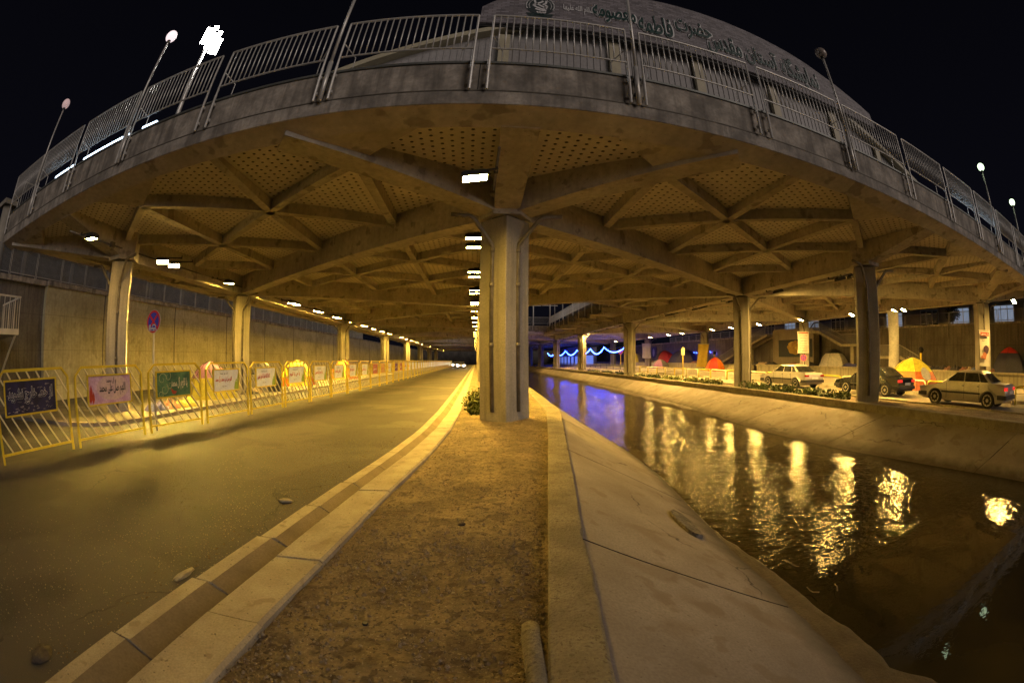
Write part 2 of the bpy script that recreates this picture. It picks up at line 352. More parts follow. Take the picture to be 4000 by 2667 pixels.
CI = [(-8, 13.6), (8, 13.5), (15, 14.0), (20, 14.2), (40, 14.7), (60, 14.8), (320, 14.8)]    # right coping, inner face
RDL = 15.2
FX = [(-8, -10.9), (4, -9.55), (6.1, -9.2), (8.6, -8.74), (10.8, -8.1), (13.2, -7.8), (15.6, -7.53), (17.8, -7.28), (22, -6.95), (30, -6.7), (42, -6.55), (100, -6.6), (320, -6.6)]
KL = [(8.7, -13.4), (9.0, -12.1), (9.6, -11.4), (10.8, -11.05), (12.9, -10.95), (18, -10.55), (22, -10.5), (320, -10.3)]
def strip(mb, fa, fb, za, zb, ys, ta=None, tb=None):
    for y0, y1 in zip(ys, ys[1:]):
        mb.face([(fa(y0), y0, za), (fb(y0), y0, zb), (fb(y1), y1, zb), (fa(y1), y1, za)])
fn = lambda P: (lambda y: lerp_pts(P, y))
YS = [-8, -4, 0, 1, 2, 3, 4, 5, 6, 7, 8, 9, 10, 11, 12, 13, 14, 16, 18, 20, 23, 26, 30, 35, 40, 45, 55, 65, 80, 100, 140, 200, 320]
g = MB()
g.face([(-400, -300, -.03), (-1, -300, -.03), (-1.2, -8, -.03), (-400, -8, -.03)]); g.face([(-1, -300, -.03), (13.7, -300, -.03), (13.7, -8, -.03), (-1.2, -8, -.03)])
g.face([(13.7, -300, -.03), (400, -300, -.03), (400, -8, -.03), (13.7, -8, -.03)])
strip(g, lambda y: -400, lambda y: lerp_pts(KX, y) - .5, -.03, -.03, YS); strip(g, lambda y: lerp_pts(KX, y) - .5, lambda y: lerp_pts(KX, y) + .1, -.19, -.19, YS); strip(g, lambda y: lerp_pts(KX, y) + .1, fn(CL), -.03, -.03, YS)
strip(g, lambda y: lerp_pts(CI, y) + .35, lambda y: 400, -.03, -.03, YS)
g.face([(-400, 320, -.03), (400, 320, -.03), (400, 900, -.03), (-400, 900, -.03)])
struct(g.build('ground', DIRT))
b = MB(); strip(b, fn(CL), lambda y: lerp_pts(CI, y) + .4, -1.75, -1.75, YS); struct(b.build('canal_bed', MUD))
# road on the left
rd = MB(); strip(rd, lambda y: lerp_pts(KL, max(y, 9.0)) if y > 9 else -60, lambda y: lerp_pts(KX, y) - .43, 0, 0, YS); struct(rd.build('road', ASPH))
# gutter stones, gutter and kerb as single stones
ks = MB(); gs = MB(); y = -3.0; k = 0
while y < 150:
    L = 1.02 if y < 60 else 6; y1 = y + L - .014; j = random.uniform(-.008, .008); xa, xb = lerp_pts(KX, y) + j, lerp_pts(KX, y1) + j
    W = lerp_pts([(-8, .5), (1, .47), (5, .42), (10, .36), (30, .34), (400, .34)], y); zz = .055 + random.uniform(-.006, .006)
    ks.loft([[(x, yy, -.2), (x + W, yy, -.2), (x + W, yy, zz - .025), (x + W - .025, yy, zz), (x + .012, yy, zz), (x, yy, zz - .012)] for x, yy in ((xa, y), (xb, y1))])
    y2 = y + .45; y3 = y1 + .45; xa, xb = lerp_pts(KX, y2) + j * .5, lerp_pts(KX, y3) + j * .5; G = lerp_pts([(1, .37), (3.5, .28), (6, .24), (400, .24)], y2); S = .175
    gs.loft([[(x - G - S, yy, -.2), (x - .002, yy, -.2), (x - .002, yy, -.145), (x - G, yy, .018), (x - G - S + .01, yy, .022), (x - G - S, yy, .012)] for x, yy in ((xa, y2), (xb, y3))])
    gs.m[-6] = 1   # the sloping face
    y += L
struct(ks.build('kerb', KERB)); struct(gs.build('gutter', [KERB, GUTT]))
# dirt median, modelled near the camera
d = MB(); N = 36; ys = [-1 + i * .06 for i in range(0, 260)]; rows = []
for y in ys:
    a, b_ = lerp_pts(KX, y) + .30, lerp_pts(CL, y) + .02; row = []
    for i in range(N + 1):
        x = a + (b_ - a) * i / N
        h = .035 * noise.noise(Vector((x * 1.1, y * 1.1, 3))) + .022 * noise.noise(Vector((x * 4, y * 4, 7))) + .011 * noise.noise(Vector((x * 13, y * 13, 1)))
        e = min(1, min(i, N - i) / 4); row.append((x, y, -.035 + .04 * e + h * (.35 + .65 * e)))
    rows.append(row)
d.loft(rows, closed=False, caps=False)
struct(d.build('dirt_median', DIRT, smooth=True))
d = MB(); strip(d, lambda y: lerp_pts(KX, y) + .3, lambda y: lerp_pts(CL, y) + .02, -.004, -.004, [14.4, 16, 18, 20, 23, 26, 30, 35, 40, 45, 55, 65, 80, 100, 140, 200]); struct(d.build('far_median', DIRT))
# left coping with a ragged outer edge
cp = MB(); rings = []; y = -6.0
while y < 60:
    a, b_ = lerp_pts(CL, y), lerp_pts(CRR, y); near = y < 12
    n1 = noise.noise(Vector((0, y * 2.1, 5))); n2 = noise.noise(Vector((0, y * 7, 9)))
    jr = (-.09 * max(0, n1 - .25) - .012 * abs(n2)) if near else 0
    zt = .075 + .004 * n2
    rings.append([(a, y, -.5), (b_ + jr, y, -.5), (b_ + jr, y, zt - .02 - (.05 * max(0, n1 - .25))), (b_ + jr - .02, y, zt - .004), ((a + b_) / 2, y, zt + .003), (a + .015, y, zt), (a, y, zt - .015)])
    y += .07 if near else 1.0
cp.loft(rings); struct(cp.build('canal_coping', COPE, smooth=False))
cp = MB(); cp.loft([[(lerp_pts(CL, y), y, -.5), (lerp_pts(CRR, y), y, -.5), (lerp_pts(CRR, y), y, .075), (lerp_pts(CL, y), y, .075)] for y in (60, 100, 200, 320)]); struct(cp.build('canal_coping_far', COPE))
# left canal slope in slabs
joints = [-6, -2.6, .9, 3.75, 7.95, 12.2, 16.5, 21, 26, 31, 38, 46, 56, 70, 90, 140, 320]
sl = MB()
for y0, y1 in zip(joints, joints[1:]):
    n = max(2, int((y1 - y0) / .5)); rows = []
    for i in range(n + 1):
        y = y0 + .012 + (y1 - y0 - .024) * i / n; sk = 1
        a, b_ = lerp_pts(CRR, y) + .0, lerp_pts(FT, y); row = []
        for k in range(13):
            t = k / 12; yy = y - .55 * t * (1 if y0 < 30 else 0)
            x = a + (lerp_pts(FT, yy) - a) * t
            z = -.055 - 1.16 * t + .012 * noise.noise(Vector((x * .9, yy * .9, 2))) - .05 * max(0, noise.noise(Vector((x * 3.1, yy * 3.1, 8))) - .75)
            row.append((x, yy, z))
        row.append((row[-1][0] + .02, row[-1][1], -1.6)); rows.append(row)
    sl.loft(rows, closed=False, caps=False)
struct(sl.build('canal_slope', SLOPE, smooth=False))
# rough cement patch on the slope
pm = MB(); pts = []
for i in range(22):
    t = 2 * math.pi * i / 22; q = 1 + .25 * noise.noise(Vector((math.cos(t) * 2, math.sin(t) * 2, 4)))
    pts.append((2.97 + .17 * q * math.cos(t) + .05 * math.sin(t), 5.6 + .52 * q * math.sin(t)))
def slz(x, y): a, b_ = lerp_pts(CRR, y), lerp_pts(FT, y); return -.055 - 1.16 * (x - a) / (b_ - a)
pm.face([(x, y, slz(x, y + .35) + .045) for x, y in pts])
for i in range(22):
    (xa, ya), (xb, yb) = pts[i], pts[(i + 1) % 22]; pm.face([(xa, ya, slz(xa, ya + .35) - .05), (xb, yb, slz(xb, yb + .35) - .05), (xb, yb, slz(xb, yb + .35) + .045), (xa, ya, slz(xa, ya + .35) + .045)])
struct(pm.build('cement_patch', mat('rough_cement', (.34, .31, .27), (.13, .12, .1), scale=9, fine=30, bump=1, bscale=60, specks=[(40, .58, (.08, .07, .06), .9)])))
# mud shelf at the foot of the slope
md = MB(); rows = []
for i in range(120):
    y = -2 + i * .08; a = lerp_pts(FT, y) - .15; W = lerp_pts([(-3, .9), (1.2, .7), (1.7, .42), (2.1, .5), (3, .36), (4.5, .26), (6, .06), (8, .05)], y) + .06 + .05 * noise.noise(Vector((0, y * 3, 0)))
    rows.append([(a + W * t / 8, y, -1.165 - .001 * t + .02 * noise.noise(Vector((a * 3 + t, y * 5, 1))) - (.08 if t == 8 else 0) - .02 * (t / 8) ** 2) for t in range(9)])
md.loft(rows, closed=False, caps=False); struct(md.build('mud_bank', MUD, smooth=True))
md = MB(); rows = []   # silt along the right side, under the far columns
for i in range(60):
    y = 19 + i * .6; c = lerp_pts(WR, y); W = .9 * math.sin(math.pi * i / 59) ** .7 * (1 + .5 * noise.noise(Vector((3, y * .5, 0)))) + .05
    rows.append([(c + .3, y, -1.14), (c - W * .3, y, -1.13 + .02 * noise.noise(Vector((1, y * 2, 1)))), (c - W * .7, y, -1.165), (c - W, y, -1.24)])
md.loft(rows, closed=False, caps=False); struct(md.build('silt_bank', MUD, smooth=True))
wt = MB(); wt.face([(-3, -8, -1.2), (14.6, -8, -1.2), (15.5, 320, -1.2), (2, 320, -1.2)]); struct(wt.build('canal_water', WATER))
# right slope, coping and planting strip
sl = MB(); jr = [-8, -2, 4, 9.8, 15.6, 21.5, 27.5, 34, 40, 47, 55, 70, 100, 320]
for y0, y1 in zip(jr, jr[1:]):
    rows = []; n = max(3, int((y1 - y0) / .8))
    for i in range(n + 1):
        y = y0 + .012 + (y1 - y0 - .024) * i / n; a, b_ = lerp_pts(WR, y) - .5, lerp_pts(CI, y)
        rows.append([(a + (b_ - a) * k / 8, y + .9 * (1 - k / 8), -1.35 + 1.1 * (k / 8) ** .9 + .02 * noise.noise(Vector((k * .5, y * .7, 2)))) for k in range(9)])
    sl.loft(rows, closed=False, caps=False)
struct(sl.build('far_canal_slope', SLOPE))
cp = MB(); rings = []
for i in range(160):
    y = -8 + i * .55 + max(0, i - 110) * 3; a = lerp_pts(CI, y); e = .012 * noise.noise(Vector((1, y * 2, 5)))
    rings.append([(a + e, y, -.5), (a + .42, y, -.5), (a + .42, y, .02), (a + .4, y, .04), (a + .02 + e, y, .04), (a + e, y, .015)])
cp.loft(rings); struct(cp.build('far_canal_coping', COPE))
pl = MB(); strip(pl, lambda y: lerp_pts(CI, y) + .4, lambda y: 16.45, 0.0, -.01, YS); struct(pl.build('planting_strip', DIRT))
# right road, kerb, pavement
rd = MB(); rd.face([(16.4, -60, .002), (20.6, -60, .002), (20.6, 300, .002), (16.4, 300, .002)]); struct(rd.build('far_road', ASPR))
kb = MB(); kb.b2(16.3, 16.45, -20, 300, -.1, .05); kb.b2(20.5, 20.68, -20, 300, -.1, .13); kb.b2(25.9, 26.05, -20, 300, -.1, .15); struct(kb.build('far_kerb', LOWW))
pv = MB(); pv.face([(20.68, -60, .11), (33.4, -60, .11), (33.4, 300, .11), (20.68, 300, .11)]); struct(pv.build('far_pavement', ASPR))
# left kerb and pavement, with the rounded corner of the side access
pv = MB(); pk = MB()
e = [(-25.2, 8.55), (-14.2, 8.6)] + [(x, y) for y, x in KL[:-1]] + [(-10.3, 300), (-25.2, 300)]
pv.prism(e, -.1, .12); struct(pv.build('pavement', PAVE))
edge = e[1:-1]
for (x0, y0), (x1, y1) in zip(edge, edge[1:]):
    dx, dy = x1 - x0, y1 - y0; L = math.hypot(dx, dy); nx, ny = dy / L, -dx / L
    pk.prism([(x0 - nx * .02, y0 - ny * .02), (x0 + nx * .13, y0 + ny * .13), (x1 + nx * .13, y1 + ny * .13), (x1 - nx * .02, y1 - ny * .02)], -.1, .128)
struct(pk.build('pavement_kerb', KERB))

# gravel, butts and grit on the dirt: nobody could count it
gv = MB()
for i in range(6500):
    y = random.uniform(.6, 11) if i % 3 else random.uniform(.6, 4); a, b_ = lerp_pts(KX, y) + .46, lerp_pts(CL, y) - .02
    x = random.uniform(a, b_); s_ = random.choice([.004, .005, .006, .007, .009, .012, .016]) * random.uniform(.7, 1.5); z = .008
    if i % 14 == 0: gv.box((x, y, z + .01), (.006, .028, .006), rz=random.uniform(0, 3))
    else:
        n = len(gv.v); a0 = random.uniform(0, 6)
        for q in range(5): gv.v.append((x + s_ * math.cos(a0 + q * 1.256) * random.uniform(.7, 1.2), y + s_ * math.sin(a0 + q * 1.256) * random.uniform(.7, 1.2), z - .004))
        gv.v.append((x, y, z + s_ * .8))
        for q in range(5): gv.f.append((n + q, n + (q + 1) % 5, n + 5)); gv.m.append(0)
o = gv.build('gravel', mat('grit', (.38, .32, .23), (.16, .13, .09), scale=40, fine=90, bump=.1)); stuff(o)
tag(o, 'loose grit and litter scattered over the bare dirt strip', 'gravel')
gv = MB()
for i in range(3500):
    y = random.uniform(.8, 9); x = lerp_pts(KX, y) - .5 - abs(random.gauss(0, 1.6)); s_ = random.choice([.003, .004, .006])
    gv.box((x, y, .003), (s_ * 1.5, s_ * 2, s_), rz=random.uniform(0, 3))
o = gv.build('grit', mat('grit_pale', (.4, .34, .24), (.2, .17, .12), scale=40, fine=90, bump=0)); stuff(o)
tag(o, 'fine grit lying on the asphalt of the near road', 'grit')
def rock(name, label, cat, x, y, z, sx_, sy_, sz_, m, seed, group=None):
    b = MB(); rings = []
    for i in range(9):
        t = math.pi * i / 8; rings.append([((sx_ * math.sin(t) + .001) * math.cos(q) * (1 + .35 * noise.noise(Vector((math.cos(q) * 2, math.sin(q) * 2 + seed, t)))), (sy_ * math.sin(t) + .001) * math.sin(q) * (1 + .35 * noise.noise(Vector((seed, math.cos(q) * 2, t + math.sin(q))))), -sz_ * math.cos(t) * (1 + .2 * noise.noise(Vector((q, t, seed))))) for q in [2 * math.pi * k / 14 for k in range(14)]])
    b.loft(rings); o = b.build(name, m, loc=(x, y, z)); return tag(o, label, cat, group)
PALE = mat('broken_mortar', (.5, .43, .31), (.36, .3, .2), scale=9, fine=60, bump=.8, bscale=60, local=True)
o = rock('mortar_lump', 'long pale mortar lump against the gutter stone', 'rubble', -2.5, 2.56, .015, .04, .15, .025, PALE, 1); o.rotation_euler = (0, 0, -.15)
rock('crumpled_paper', 'crumpled pale scrap lying by the gutter further up the road', 'litter', -2.38, 4.7, .02, .1, .05, .025, PALE, 4)
rock('rubble_stone', 'rough brown stone on the asphalt by the first gutter stone', 'stone', -2.92, .9, .01, .09, .11, .05, mat('brown_stone', (.16, .13, .09), (.07, .055, .04), scale=14, fine=60, bump=1, local=True), 9)
b = MB(); b.loft([[(r_ * math.cos(2 * math.pi * k / 20), r_ * math.sin(2 * math.pi * k / 20), z_) for k in range(20)] for r_, z_ in ((.02, 0), (.021, .012), (.017, .016), (.005, .014))])
tag(b.build('bottle_cap', BLK, loc=(-.79, 2.3, .012)), 'small dark bottle cap lying on the dirt', 'cap')
rock('pebble', 'dark pebble with a twig in the middle of the dirt strip', 'pebble', -.2, 4.12, .012, .035, .03, .02, mat('dark_pebble', (.07, .055, .04), bump=.3, local=True), 3)
rock('pale_pebble', 'small cream pebble on the dirt near the camera', 'pebble', -.24, 2.75, .008, .014, .01, .007, PALE, 6)
b = MB(); b.tube([(.16, 1.0, .035), (.22, 2.1, .05), (.235, 2.22, .035)], .055, 16)
tag(b.build('concrete_pipe', COPE, smooth=True), 'stub of concrete pipe half sunk beside the coping', 'pipe')
for i, (x, y, L, a, lab) in enumerate([(4.0, 3.2, .32, .6, 'curved twig on the mud below the canal slope'), (3.95, 4.3, .3, -.9, 'straight stick at the edge of the mud'), (3.75, 3.3, .22, 1.9, 'bent wire loop in the mud under the slope')]):
    b = MB(); b.tube([(x + L * t * math.cos(a) * .5, y + L * t * math.sin(a), -1.15 + .02 * math.sin(t * 5 + i)) for t in (0, .2, .45, .7, .85, 1)], .011, 6, .006); tag(b.build('twig' if i < 2 else 'wire', mat('driftwood', (.3, .25, .17), bump=.3)), lab, 'twig' if i < 2 else 'wire')

lf = MB(); rl = random.Random(12)
for i in range(620):
    m_ = i % 3
    if m_ == 0: y = rl.uniform(.8, 9); x = lerp_pts(CL, y) - abs(rl.gauss(0, .1)) - .02; z = .02
    elif m_ == 1: y = rl.uniform(.8, 9); x = lerp_pts(KX, y) + .52 + abs(rl.gauss(0, .12)); z = .012
    else: y = rl.uniform(1, 12); x = lerp_pts(KX, y) - .62 - abs(rl.gauss(0, .12)); z = .006
    a = rl.uniform(0, 6.3); s_ = rl.uniform(.008, .026); c_, q_ = math.cos(a) * s_, math.sin(a) * s_; h1, h2 = rl.uniform(0, .012), rl.uniform(0, .012)
    lf.face([(x - c_, y - q_, z), (x + q_ * .45, y - c_ * .45, z + h1), (x + c_, y + q_, z + .002), (x - q_ * .45, y + c_ * .45, z + h2)])
o = stuff(lf.build('leaf_litter', mat('dry_leaf', (.22, .15, .07), (.1, .07, .035), scale=30, bump=0))); tag(o, 'dry leaf scraps and rubbish gathered along kerb and coping', 'litter')

# ------------------------------------------------------------------ elevated deck
DX, DY = 14.75 / 4, 2.7
X0, X1, Y0, Y1 = -19.9, 35.6, 7.5, 190.0
VX0, VX1, VY0, VY1 = 3.8, 13.15, 35.6, 78.0
def P(i, k):
    y = 12 + k * DY; s = lerp_pts([(7, -.03), (12, -.026), (22.8, .02), (33.6, .034), (50, .042), (400, .042)], max(y, 7)) if i > 0 else 0
    return (.75 + i * DX * (1 + s), y)
def inv(x, y, m=0): return VX0 - m < x < VX1 + m and VY0 - m < y < VY1 + m
EC = .6
def clip(p, q, box=(X0 + .6, X1 - .6, Y0 + .6, Y1)):
    (x0, y0), (x1, y1) = p, q; t0, t1 = 0, 1; dx, dy = x1 - x0, y1 - y0
    for a, b in ((-dx, x0 - box[0]), (dx, box[1] - x0), (-dy, y0 - box[2]), (dy, box[3] - y0)):
        if abs(a) < 1e-9:
            if b < 0: return None
        else:
            r = b / a
            if a < 0: t0 = max(t0, r)
            else: t1 = min(t1, r)
    if t0 >= t1 - 1e-6: return None
    return (x0 + dx * t0, y0 + dy * t0), (x0 + dx * t1, y0 + dy * t1)
def clip_poly(poly, axis, lim, keep_greater):
    out = []
    for a, b in zip(poly, poly[1:] + poly[:1]):
        ia = (a[axis] >= lim) == keep_greater; ib = (b[axis] >= lim) == keep_greater
        if ia: out.append(a)
        if ia != ib:
            t = (lim - a[axis]) / (b[axis] - a[axis]); out.append((a[0] + (b[0] - a[0]) * t, a[1] + (b[1] - a[1]) * t))
    return out
deck = thing('elevated_deck', 'wide concrete deck on columns with ribbed underside spanning both roads and the canal', 'bridge deck')
s = MB()   # slab with the light well over the canal
for a in ((X0 + .2, VX0 - .2, Y0 + .2, Y1), (VX1 + .2, X1 - .2, Y0 + .2, Y1), (VX0 - .2, VX1 + .2, Y0 + .2, VY0 - .2), (VX0 - .2, VX1 + .2, VY1 + .2, Y1)): s.b2(*a, 6.72, 7.7)
s.build('slab', SOFF, deck)
NODES = [(i, 4 + 8 * j if i % 8 else 8 * j) for i in (-4, 0, 4, 8) for j in range(0, 9)]   # columns of the lattice
COLS = [P(0, 8 * j) for j in range(0, 8)] + [P(-4, 0), P(4, 0)] + [P(-4, 4 + 8 * j) for j in range(0, 8)] + [P(4, 4 + 8 * j) for j in range(0, 8)] + [P(8, 8 * j) for j in range(0, 8)]
ZB, ZE = 5.54, 6.395
def mainbeam(p, q, kp, kq):
    """kp/kq: True where the end sits on a column"""
    b = MB(); wa, wb = (.68 if kp else .82), (.68 if kq else .82)
    b.beam(p, q, wa, wb, ZB if kp else ZE, ZB if kq else ZE, 6.75); return b
beams = []
colset = set((round(x, 2), round(y, 2)) for x, y in COLS)
def iscol(p): return (round(p[0], 2), round(p[1], 2)) in colset
def add_beam(p, q):
    c = clip(p, q)
    if not c: return
    a, b = c
    if math.hypot(a[0] - b[0], a[1] - b[1]) < .8: return
    if inv((a[0] + b[0]) / 2, (a[1] + b[1]) / 2): return
    beams.append((a, b, iscol(a), iscol(b)))
for i in (-4, 0, 4, 8):
    ks = [k for k in ([4 + 8 * j for j in range(-1, 9)] if i in (-4, 4) else [8 * j for j in range(-1, 9)])]
    if i in (-4, 4): ks = sorted(ks + [0])
    if i in (0, 8): pass
    for a, b in zip(ks, ks[1:]): add_beam(P(i, a), P(i, b))
for i0 in (-8, -4, 0, 4, 8):
    for j in range(-1, 9):
        k = 8 * j if i0 % 8 == 0 else 4 + 8 * j
        for s_ in (4, -4): add_beam(P(i0, k), P(i0 + 4, k + s_))
for x, sg in ((-4, -1), (4, 1), (4, -1)):
    pass
add_beam(P(-4, 0), P(-8, -4)); add_beam(P(-4, 0), P(-8, 4))
beams.sort(key=lambda b: min(b[0][1], b[1][1]))
for n, (a, b, ka, kb) in enumerate(beams[:96]):
    o = mainbeam(a, b, ka, kb).build('beam', BEAM, deck)
rest = MB()
for a, b, ka, kb in beams[96:]: rest.beam(a, b, .7, .7, ZB, ZB, 6.75)
if rest.v: stuff(rest.build('beam', BEAM, deck))
for x, y in COLS: MB().prism([(x + .74 * math.cos(t), y + .74 * math.sin(t)) for t in [R(60 * q) for q in range(6)]], ZB - .004, 6.7).build('node_block', BEAM, deck)
# secondary ribs and ceiling panels
mains = set()
def on_main(i0, k0, i1, k1):
    if i0 == i1: return i0 % 4 == 0
    s_ = 1 if (k1 - k0) * (i1 - i0) > 0 else -1
    return (k0 - s_ * i0) % 8 == 0
ribs = []; tris = []
for i in range(-6, 10):
    for k in range(-4, 68):
        if (i + k) % 2: continue
        p = P(i, k)
        for di, dk in ((0, 2), (1, 1), (1, -1)):
            if on_main(i, k, i + di, k + dk): continue
            q = P(i + di, k + dk); c = clip(p, q)
            if not c: continue
            if inv(*c[0], .3) and inv(*c[1], .3): continue
            if inv((c[0][0] + c[1][0]) / 2, (c[0][1] + c[1][1]) / 2, .1): continue
            
            mx, my = (c[0][0] + c[1][0]) / 2, (c[0][1] + c[1][1]) / 2
            if my < 9.2 and di == 0: continue
            if my < 8.95: continue
            ribs.append(c)
        tris.append([p, P(i + 1, k + 1), P(i, k + 2)]); tris.append([p, P(i, k + 2), P(i - 1, k + 1)])
ribs.sort(key=lambda c: c[0][1] + c[1][1] + .3 * abs(c[0][0] - .75))
def rz(p): return 6.44 if (p[1] < Y0 + .65 or p[0] < X0 + .65 or p[0] > X1 - .65) else 6.2
for a, b in ribs[:98]:
    m = MB(); m.beam(a, b, .27, .27, rz(a), rz(b), 6.7); m.build('rib', BEAM, deck)
m = MB()
for a, b in ribs[98:]: m.beam(a, b, .27, .27, rz(a), rz(b), 6.7)
stuff(m.build('rib', BEAM, deck))
tris.sort(key=lambda t: sum(p[1] for p in t) + .4 * abs(t[0][0]))
pn = 0; far = MB(); band = MB()
for t in tris:
    cx, cy = sum(p[0] for p in t) / 3, sum(p[1] for p in t) / 3
    if not (X0 - 1 < cx < X1 + 1 and 5 < cy < 130): continue
    poly = clip_poly(clip_poly(clip_poly(t, 1, Y0 + EC, True), 0, X0 + EC, True), 0, X1 - EC, False)
    if len(poly) < 3: continue
    solid = cy < 8.2 or cx < X0 + 1.6 or cx > X1 - 1.6 or inv(cx, cy, 1.2)
    if solid:
        if inv(cx, cy, -1.0): continue
        if inv(cx, cy, 1.2):
            if all(inv(*p, .1) for p in poly): continue
            continue
        nb0 = len(band.v); band.prism(poly, 6.4, 6.72)
        for q in range(len(poly)):
            x_, y_, z_ = band.v[nb0 + q]; band.v[nb0 + q] = (x_, y_, 6.42 - .20 * min(1, max(0, min(y_ - Y0, x_ - X0, X1 - x_) - EC) / 1.1))
    elif pn < 99:
        cxx, cyy = sum(p[0] for p in poly) / len(poly), sum(p[1] for p in poly) / len(poly)
        m = MB(); m.prism([(cxx + (x - cxx) * .97, cyy + (y - cyy) * .97) for x, y in poly], 6.55, 6.6); m.build('ceiling_panel', PERF, deck); pn += 1
    else: far.prism(poly, 6.55, 6.6)
band.loft([[(x_, Y0 + .02, 6.597), (x_, Y0 + EC + .05, 6.40), (x_, Y0 + EC + .05, 6.72), (x_, Y0 + .02, 6.72)] for x_ in (X0 + .02, X1 - .02)])
for xe, sg in ((X0, 1), (X1, -1)): band.loft([[(xe + sg * .02, y_, 6.596), (xe + sg * (EC + .05), y_, 6.40), (xe + sg * (EC + .05), y_, 6.72), (xe + sg * .02, y_, 6.72)][::sg] for y_ in (Y0 + .6, Y1)])
band.build('edge_soffit', SOFF, deck); stuff(far.build('ceiling_panel', PERF, deck))
# fascia: lower lip, service groove, recessed upper face and cap
def edge_run(name, p, q, side):
    """side: outward unit normal"""
    (xa, ya), (xb, yb) = p, q; nx, ny = side
    def bx(o0, o1, z0, z1, mbd, e=0):
        xs = sorted((xa, xb)); yy = sorted((ya, yb))
        if nx: mbd.b2(*sorted((xa + nx * o0, xa + nx * o1)), yy[0] - e, yy[1] + e, z0, z1)
        else: mbd.b2(xs[0] - e, xs[1] + e, *sorted((ya + ny * o0, ya + ny * o1)), z0, z1)
    m = MB(); bx(-.4, .0, 6.6, 6.93, m); bx(-.4, -.06, 6.93, 7.74, m); o = m.build('fascia', FASC, deck, bevel=.012)
    m = MB(); bx(-.45, -.02, 7.74, 7.8, m); m.build('parapet_cap', mat('cap_metal', (.2, .21, .2), (.13, .14, .13), rough=.45, metal=.4), deck)
    m = MB(); off = -.03
    a = (xa + nx * off, ya + ny * off, 6.965); b = (xb + nx * off, yb + ny * off, 6.965)
    m.tube([a, b], .018, 8); m.build('conduit', PIPE, deck)
for q in range(17): xj = -.2 + 3.29 * (q - 6); MB().b2(xj - .01, xj + .01, Y0 + .055, Y0 + .07, 6.94, 7.73).build('panel_joint', DARK, deck)
edge_run('fascia', (X0, Y0), (X1, Y0), (0, -1))
edge_run('fascia', (X0, Y0 + .45), (X0, Y1), (-1, 0)); edge_run('fascia', (X1, Y0 + .45), (X1, Y1), (1, 0))
edge_run('fascia', (VX1, VY0), (VX1, VY1), (-1, 0)); edge_run('fascia', (VX0, VY0), (VX0, VY1), (1, 0)); edge_run('fascia', (VX0 + .45, VY1), (VX1 - .45, VY1), (0, -1)); edge_run('fascia', (VX0 + .45, VY0), (VX1 - .45, VY0), (0, 1))
# drip stains below the lip: cast rough bottom edge
# ------------------------------------------------------------------ railing panels
def rail_panel(L, label, cat='railing', group='steel railing panels along the deck edge', n=19, simple=False, H=9.24):
    t = thing('railing_panel', label, cat, group=group)   # local: x along, y outward negative, z from deck edge
    zb = 8.11
    for x in (.05, L - .05):
        m = MB(); m.tube([(x, 0, 6.93), (x, 0, 7.85)], .034, 8).tube([(x, 0, 7.85), (x, 0, H)], .027, 8).box((x, .045, 7.15), (.09, .06, .07)).box((x, .045, 7.6), (.09, .06, .07)); m.build('post', STEEL, t, smooth=False)
    m = MB(); m.tube([(.05, 0, H), (L - .05, 0, H)], .03, 8); m.build('top_rail', STEEL, t)
    m = MB(); m.tube([(.05, 0, zb), (L - .05, 0, zb)], .024, 8); m.build('bottom_rail', STEEL, t)
    if simple:
        m = MB()
        for i in range(n): m.box((.05 + (L - .1) * (i + 1) / (n + 1), 0, (zb + H) / 2), (.02, .02, H - zb - .03))
        m.build('baluster', STEEL, t)
    else:
        bm_ = MB().tube([(0, 0, zb), (0, 0, H)], .017, 6); first = None
        for i in range(n):
            xx = .05 + (L - .1) * (i + 1) / (n + 1)
            if first is None: first = bm_.build('baluster', STEEL, t, smooth=True); first.location = (xx, 0, 0)
            else: c = first.copy(); col.objects.link(c); c.parent = t; c.location = (xx, 0, 0)
    for x in (.32, L - .32):
        m = MB(); m.tube([(x, .32, 7.8), (x, .32, 8.3), (x + (.25 if x < 1 else -.25) * -1, .02, 8.55)], .014, 6); m.build('brace', STEEL, t)
    return t
MOD = 3.29; joints_ = [-.2 + MOD * n for n in range(-6, 12)]
names = ['railing panel at the deck corner above the street railing', 'railing panel just outside the dim pinkish globe lamp', 'railing panel between the dim globe lamp and the long strip light', 'railing panel above the long cold strip light', 'railing panel between the lit white globe and the floodlight mast', 'railing panel against the glare of the mast floodlight', 'railing panel left of the centre of the deck with night sky behind', 'railing panel where the brick patterned sign begins behind it', 'railing panel before the small white writing of the hall sign', 'railing panel in front of the middle words of the hall sign', 'railing panel before the right words of the hall sign', 'railing panel just right of the unlit globe lamp on the right', 'railing panel where the hall roof slopes down behind it', 'railing panel between the hall roof end and the strip lights', 'railing panel above the strip light before the green globe', 'railing panel beside the nearer green lit globe', 'railing panel by the last green lit globe']
rp = None; rlab = []
for n in range(17):
    x = joints_[n] + .12
    lab = 'galvanised ' + names[n]
    if rp is None: rp = rail_panel(MOD - .24, lab); rp.location = (x, 7.42, 0); rp0 = rp
    else: dup(rp0, (x, 7.42, 0), label=lab)
